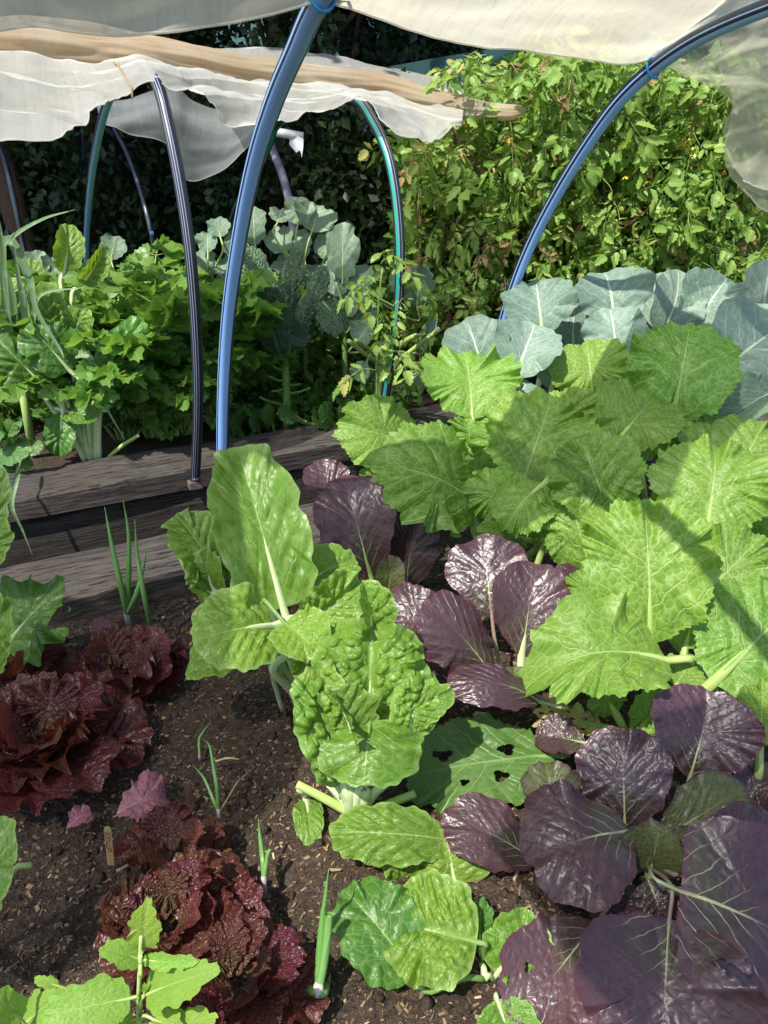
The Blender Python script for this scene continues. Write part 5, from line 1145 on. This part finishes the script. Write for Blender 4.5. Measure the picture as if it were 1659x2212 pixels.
A(c1_, 'chard', (200, 880, 2.43), (225, 800, 2.42), 95, mat='chard_dark', pk=(.06, 6, .7), **E_)
A(c1_, 'chard', (60, 640, 2.75), (75, 560, 2.8), 60, **E_)
A(c1_, 'chard', (20, 700, 2.5), (30, 600, 2.55), 70, **E_)
for x0, y0, x1, y1 in ((184, 996, 139, 893), (196, 994, 180, 912), (208, 994, 214, 860), (214, 994, 219, 862)): stub(c1_, [PY(x0, y0, 2.45), PY((x0 + x1) / 2 - 3, (y0 + y1) / 2, 2.45), PY(x1, y1, 2.46)], .010, 'white_stalk')
stub(c1_, [PY(236, 987, 2.45), PY(265, 962, 2.43), PY(300, 940, 2.42)], .0075, 'lime_stalk')
g = PY(-10, 1000, 2.3); g.z = 0
cl = plant('nasturtium_plant', 'low round leaved plant at the left edge of the far sleeper', 'plant', g)
for b, t, w in [((15, 955), (30, 910), 45), ((50, 960), (90, 975), 42), ((20, 930), (45, 925), 40), ((10, 920), (-5, 905), 40), ((60, 985), (40, 1010), 50), ((-10, 985), (68, 970), 62), ((-10, 950), (10, 935), 50), ((0, 1000), (20, 1030), 50)]:
    A(cl, 'mustard_dark', (*b, 2.30), (*t, 2.27), w, serr=(.006, 16), **E_)

g = PY(619, 922, 2.78); g.z = 0
kl = plant('kale_plant', 'dark crinkled kale on a bare stem with leaf scars, right of the thick blue hoop', 'kale', g)
top = PY(616, 785, 2.78)
stub(kl, [g, PY(619, 850, 2.78), top, PY(617, 750, 2.78)], .017, 'mid_stalk', 'stem')
for b, t, w, rl, ex in [((602, 765), (528, 530), 78, 8, {}), ((582, 738), (512, 640), 55, 10, {}), ((619, 755), (640, 538), 50, 0, dict(curl=-.15)), ((636, 765), (703, 576), 46, -8, {}), ((690, 645), (742, 715), 60, 0, dict(camw=.4, curl=-.1)), ((660, 700), (620, 738), 56, 0, dict(camw=.4)), ((606, 770), (566, 600), 46, 20, {}), ((625, 770), (610, 610), 46, -15, {}), ((630, 760), (670, 640), 40, -10, {})]:
    A(kl, 'kale', (*b, 2.76), (*t, 2.70 + .08 * (t[1] < 600)), w * 1.08, roll=rl, root=top, nr=20, na=110, **ex)
for a_, b2 in [((616, 823), (582, 813)), ((616, 837), (588, 845)), ((619, 850), (670, 838)), ((619, 828), (648, 830)), ((621, 884), (664, 912)), ((612, 874), (561, 858)), ((616, 800), (590, 790)), ((620, 862), (598, 895))]:
    stub(kl, [PY(*a_, 2.78), PY((a_[0] + b2[0]) / 2, (a_[1] + b2[1]) / 2 + 3, 2.74), PY(*b2, 2.71)], .005, 'mid_stalk', 'leaf_stub')
gb = 'broccoli plants at the back of the far bed'
brs = [('broccoli plant with folded grey green leaves behind the thick blue hoop', 470, 3.3, [((476, 512), (468, 470), 50, 0), ((449, 545), (449, 500), 50, 10), ((551, 530), (548, 446), 58, 10), ((500, 560), (520, 500), 55, 0), ((455, 590), (430, 540), 50, 10), ((490, 600), (470, 560), 50, 0), ((80, 0), (0, 0), 0, 0)]),
       ('broccoli plant with a tall broad leaf, above the kale', 660, 3.3, [((619, 546), (586, 495), 64, 6), ((643, 485), (650, 426), 66, 0), ((674, 500), (692, 444), 95, -4), ((656, 556), (643, 494), 50, 10), ((600, 480), (610, 450), 50, 0), ((700, 560), (720, 510), 60, 10), ((640, 600), (600, 560), 60, 0), ((690, 620), (680, 570), 60, 0)]),
       ('broccoli plant with a lobed upright leaf just left of the green striped hoop', 745, 3.1, [((740, 604), (741, 482), 72, 0), ((738, 680), (788, 594), 70, -6), ((735, 640), (710, 560), 60, 10), ((760, 700), (800, 650), 60, 0), ((720, 700), (690, 650), 60, 0), ((775, 640), (790, 570), 55, 10), ((901, 660), (906, 575), 68, 0), ((870, 640), (860, 590), 50, 0)]),
       ('bluish broccoli plant far left behind the leek leaves', 85, 3.3, [((85, 640), (78, 540), 66, 0), ((60, 600), (100, 550), 60, 0), ((110, 600), (130, 560), 60, 0), ((240, 560), (250, 510), 60, 0)])]
for lab, px, Y, lv in brs:
    g = PY(px, 800, Y); g.z = 0; t = plant('broccoli_plant', lab, 'broccoli', g, gb)
    hd = Vector((g.x, g.y, max(.15, PY(px, 620, Y).z))); stub(t, [g, g.lerp(hd, .5), hd], .014, 'mid_stalk', 'stem')
    for b, tt, w, rl in lv:
        if w: A(t, 'broc', (*b, Y - .05), (*tt, Y), w, roll=rl, root=hd, **E_)
g = PY(820, 880, 2.75); g.z = 0
sp = plant('broccoli_stump', 'old broccoli stem with cut pale side branches behind the green striped hoop', 'broccoli stem', g)
stub(sp, [g, PY(822, 820, 2.75), PY(823, 750, 2.76)], .024, 'lime_stalk', 'stem')
for pts, r in [([(823, 785), (790, 765), (753, 736)], .010), ([(822, 770), (795, 752), (768, 735)], .009), ([(845, 805), (872, 795), (886, 788)], .009), ([(830, 835), (860, 828), (903, 808)], .009), ([(830, 800), (874, 769), (949, 711)], .010), ([(850, 760), (880, 735), (910, 722)], .008), ([(835, 760), (845, 740), (850, 715)], .007)]:
    stub(sp, [PY(x, y, 2.74 - .08 * i) for i, (x, y) in enumerate(pts)], r, 'lime_stalk', 'side_branch')
for b, t, w in [((792, 782), (773, 822), 46), ((925, 728), (940, 690), 22), ((910, 750), (918, 775), 22), ((895, 790), (925, 830), 55), ((770, 740), (800, 700), 60)]: A(sp, 'broc', (*b, 2.65), (*t, 2.66), w, root=PY(823, 770, 2.75), **E_)
g = PY(815, 880, 2.62); g.z = 0
st_ = plant('tomato_seedling', 'bright self sown tomato growing up beside the green striped hoop', 'tomato plant', g)
stub(st_, [g, PY(815, 760, 2.6), PY(818, 660, 2.58), PY(826, 580, 2.58)], .004, 'stem', 'stem')
for x, y in [(800, 580), (826, 565), (810, 625), (812, 670), (880, 600), (880, 640), (800, 720), (840, 690), (860, 760), (830, 610), (890, 720), (845, 760), (815, 800)]:
    p = PY(x, y, 2.50); m_ = Matrix.Rotation(R(180) + rt.uniform(-1.3, 1.3), 4, 'Z') @ Matrix.Rotation(R(rt.uniform(-40, 20)), 4, 'X')
    place(rt.choice(TOM), st_, p - g, m_.to_euler(), rt.uniform(.5, .8))
g = PY(720, 915, 2.75); g.z = 0
lw = plant('mustard_seedling', 'low broad leaves sprawling over the far sleeper near its middle', 'plant', g)
for b, t, w in [((720, 915), (690, 880), 55), ((735, 912), (770, 880), 60), ((750, 905), (740, 870), 50), ((700, 915), (672, 900), 40), ((760, 910), (795, 905), 40), ((690, 925), (678, 960), 26), ((640, 905), (600, 890), 40), ((560, 925), (540, 895), 45), ((590, 915), (570, 880), 40), ((520, 930), (500, 900), 45)]:
    A(lw, 'mustard_dark', (*b, 2.72), (*t, 2.68), w, camw=.5, **E_)
def cover(name, label, n, o0, o1, a0, a1, h, size, seed):
    r2 = np.random.default_rng(seed)
    def fp(k):
        a, o = r2.uniform(a0, a1, k), r2.uniform(o0, o1, k); hh = h * (.55 + .45 * wav(np.stack([a, o], 1), seed, 4, 2)); z = r2.uniform(0, 1, k) ** .6 * np.clip(hh, .05, 2)
        return np.stack([ORI.x + a * UV.x + o * BV.x, ORI.y + a * UV.y + o * BV.y, z - .02], 1)
    v, tr, lx, ly, tone = leaf_cloud(n, fp, size, r2, .9)
    tag(link(name, mesh(name, v, [tr], M['weed'], True, {'lx': lx, 'ly': ly, 'tone': tone})), label, 'ground cover', None, 'stuff')
cover('ground_cover', 'dark low leafy growth filling the back of the far bed', 9000, .75, 1.75, -1.9, 1.9, .42, .07, 61)
cover('ground_cover', 'sparse low weeds between the kale and the far sleeper', 1200, .30, .8, -.1, .75, .14, .045, 62)
def cover3():
    r2 = np.random.default_rng(63)
    def fp(k):
        x = r2.uniform(-3.4, 2.4, k); y = r2.uniform(3.75, 4.7, k); z = GZ + r2.uniform(0, 1, k) ** .7 * (.55 + .2 * wav(np.stack([x, y], 1), 9, 3, 2)); return np.stack([x, y, z], 1)
    v, tr, lx, ly, tone = leaf_cloud(12000, fp, .085, r2, .9)
    tag(link('ground_cover', mesh('ground_cover', v, [tr], M['weed'], True, {'lx': lx, 'ly': ly, 'tone': tone})), 'shaded leafy growth under the hedge at the back', 'ground cover', None, 'stuff')
cover3()

# ------------------------------------------------------------------ soil litter
def litter(name, n, mat, seed, lmin, lmax, asp, xr, yr, thick=.25, bias=1.6):
    r2 = np.random.default_rng(seed)
    x = r2.uniform(*xr, n); y = yr[0] + (yr[1] - yr[0]) * r2.random(n) ** 1.25
    a, o = uv_of(x, y); k = (o < S1 - .255) & (o > -2.4); x, y = x[k], y[k]; n = len(x)
    z = soil_z(x, y)
    L = lmin + (lmax - lmin) * r2.random(n) ** (3.2); w = L / r2.uniform(*asp, n); h = np.minimum(w * thick + .0006, .004)
    az = r2.uniform(0, 6.283, n); ti = r2.normal(0, .22, n)
    X = np.stack([np.cos(az) * np.cos(ti), np.sin(az) * np.cos(ti), np.sin(ti)], 1); Yv = np.stack([-np.sin(az), np.cos(az), r2.normal(0, .2, n)], 1); Z = np.cross(X, Yv)
    C = np.stack([x, y, z + h * .6 + np.abs(np.sin(ti)) * L * .35], 1)
    sg = [(-1, -1, -1), (1, -1, -1), (1, 1, -1), (-1, 1, -1), (-1, -1, 1), (1, -1, 1), (1, 1, 1), (-1, 1, 1)]
    V = np.stack([C + X * (L * .5 * i * r2.uniform(.6, 1.15, n))[:, None] + Yv * (w * .5 * (j + .5 * np.sign(j) * (r2.random(n) - .8) * (1 if i > 0 else .6) + r2.normal(0, .25, n)))[:, None] + Z * (h * .5 * k2)[:, None] for i, j, k2 in sg], 1)
    b0 = np.arange(n)[:, None] * 8
    q = np.concatenate([b0 + f for f in ([4, 5, 6, 7], [0, 1, 5, 4], [1, 2, 6, 5], [2, 3, 7, 6], [3, 0, 4, 7])])
    t = np.repeat(r2.random(n) ** 1.5, 8)
    return tag(link(name, mesh(name, V.reshape(-1, 3), [q], mat, False, {'tone': t})), kind='stuff')
tag(litter('wood_chips', 60000, M['chip'], 71, .0016, .0105, (1.3, 5.), (-.95, .60), (.42, 1.85)), 'brown wood chip mulch scattered over the dark soil', 'mulch')
tag(litter('bark_pieces', 700, M['chip'], 72, .007, .022, (2.5, 8.), (-.95, .55), (.42, 1.85), .2), 'longer bark and twig pieces lying on the soil', 'mulch')
def clods():
    r2 = np.random.default_rng(77); n = 1500
    x = r2.uniform(-.95, .6, n); y = .45 + 1.3 * r2.random(n) ** 1.2; a, o = uv_of(x, y); k = o < S1 - .27; x, y = x[k], y[k]; n = len(x)
    r = .0025 + .0085 * r2.random(n) ** 3; z = soil_z(x, y) + r * .25
    d = np.array([[0, 0, 1], [1, 0, 0], [.3, .95, 0], [-.8, .6, 0], [-.8, -.6, 0], [.3, -.95, 0], [0, 0, -1]])
    V = np.stack([x, y, z], 1)[:, None] + d[None] * r[:, None, None] * r2.uniform(.7, 1.35, (n, 7, 1)); b0 = np.arange(n)[:, None] * 7
    f = [[0, i, i % 5 + 1] for i in range(1, 6)] + [[6, i % 5 + 1, i] for i in range(1, 6)]
    tag(link('soil_crumbs', mesh('soil_crumbs', V.reshape(-1, 3), [np.concatenate([b0 + t for t in f])], M['soil'])), 'dark crumbs of soil among the wood chips', 'soil crumbs', None, 'stuff')
clods()
def straw(label, pts, r, mat='straw', name='dry_stalk'):
    tag(tube_obj(name, cr(pts, 14), np.linspace(r, r * .5, 14), M[mat], None, 7), label, 'dry stalk', 'dry stalks on the soil')
straw('pale dry stalk lying between the red brown lettuce and the onions', [PZ(206, 1412, .012), PZ(235, 1405, .014), PZ(262, 1400, .012)], .0065)
straw('thin pale straw leading from the fallen pink leaf towards the wooden label', [PZ(252, 1882, .006), PZ(290, 1860, .01), PZ(324, 1836, .012)], .0026)
straw('short dry onion leaf in the open soil beside the withered onion', [PZ(466, 1645, .01), PZ(490, 1638, .016), PZ(517, 1640, .010)], .0024)
straw('dry forked twig below the small chard in the middle', [PZ(560, 1330, .01), PZ(530, 1330, .012), PZ(500, 1345, .01)], .0022)
p = PZ(618, 1558, -.02)
tag(tube_obj('peg', [p, PY(616, 1494, p.y)], .0025, M['rust'], None, 8), 'thin rusty wire peg left of the crinkled chard', 'peg')
p = PZ(414, 1738, -.01); tp = PY(404, 1690, p.y - .005)
V, q = box_v((0, 0, 0), (tp - p) * .5, Vector((.006, 0, 0)), Vector((0, .0015, 0)))
tag(link('peg', mesh('peg', V, [q], M['bark'], False), None, (p + tp) / 2), 'weathered flat wooden peg leaning in the open soil by the withered onion', 'peg')
# wooden label with its pencilled word
p = PZ(240, 1868, -.015); tp = PY(232, 1786, PZ(240, 1868).y + .012)
t = empty('plant_label', 'little wooden stick label marked lettuce standing beside the fallen pink leaf', 'plant label', p)
up = (tp - p); Lh = up.length; up.normalize(); rx = Vector((1, 0, 0)); rx = (rx - up * rx.dot(up)).normalized(); fr = up.cross(rx) * -1
if fr.y > 0: fr = -fr
hw = .0055; n_ = 10
out = [(-hw, 0), (hw, 0)] + [(hw * math.cos(a), Lh - hw + hw * math.sin(a)) for a in np.linspace(0, math.pi, n_)]
V = [rx * x + up * y + fr * d for d in (.001, -.001) for x, y in out]; k = len(out)
t3 = [[0, i, i + 1] for i in range(1, k - 1)] + [[k, k + i + 1, k + i] for i in range(1, k - 1)]; q4 = [[i, k + i, k + (i + 1) % k, (i + 1) % k] for i in range(k)]
link('stick', mesh('stick', np.array([list(v) for v in V]), [t3, q4], M['stick'], False), t)
fc = bpy.data.curves.new('lettering', 'FONT'); fc.body = 'LETTUCE'; fc.size = .0105; fc.extrude = .0001; fc.align_x = 'CENTER'; fc.align_y = 'CENTER'; fc.materials.append(M['ink'])
fo = bpy.data.objects.new('lettering', fc); COL.objects.link(fo)
bpy.context.view_layer.update()
lm = bpy.data.meshes.new_from_object(fo.evaluated_get(bpy.context.evaluated_depsgraph_get())); bpy.data.objects.remove(fo)
lm.materials.clear(); lm.materials.append(M['ink'])
fo = bpy.data.objects.new('lettering', lm); COL.objects.link(fo); fo.parent = t
X_, Z_ = up, fr; Y_ = Z_.cross(X_)
fo.matrix_local = Matrix(((X_.x, Y_.x, Z_.x, 0), (X_.y, Y_.y, Z_.y, 0), (X_.z, Y_.z, Z_.z, 0), (0, 0, 0, 1)))
fo.location = up * Lh * .62 + fr * .0014
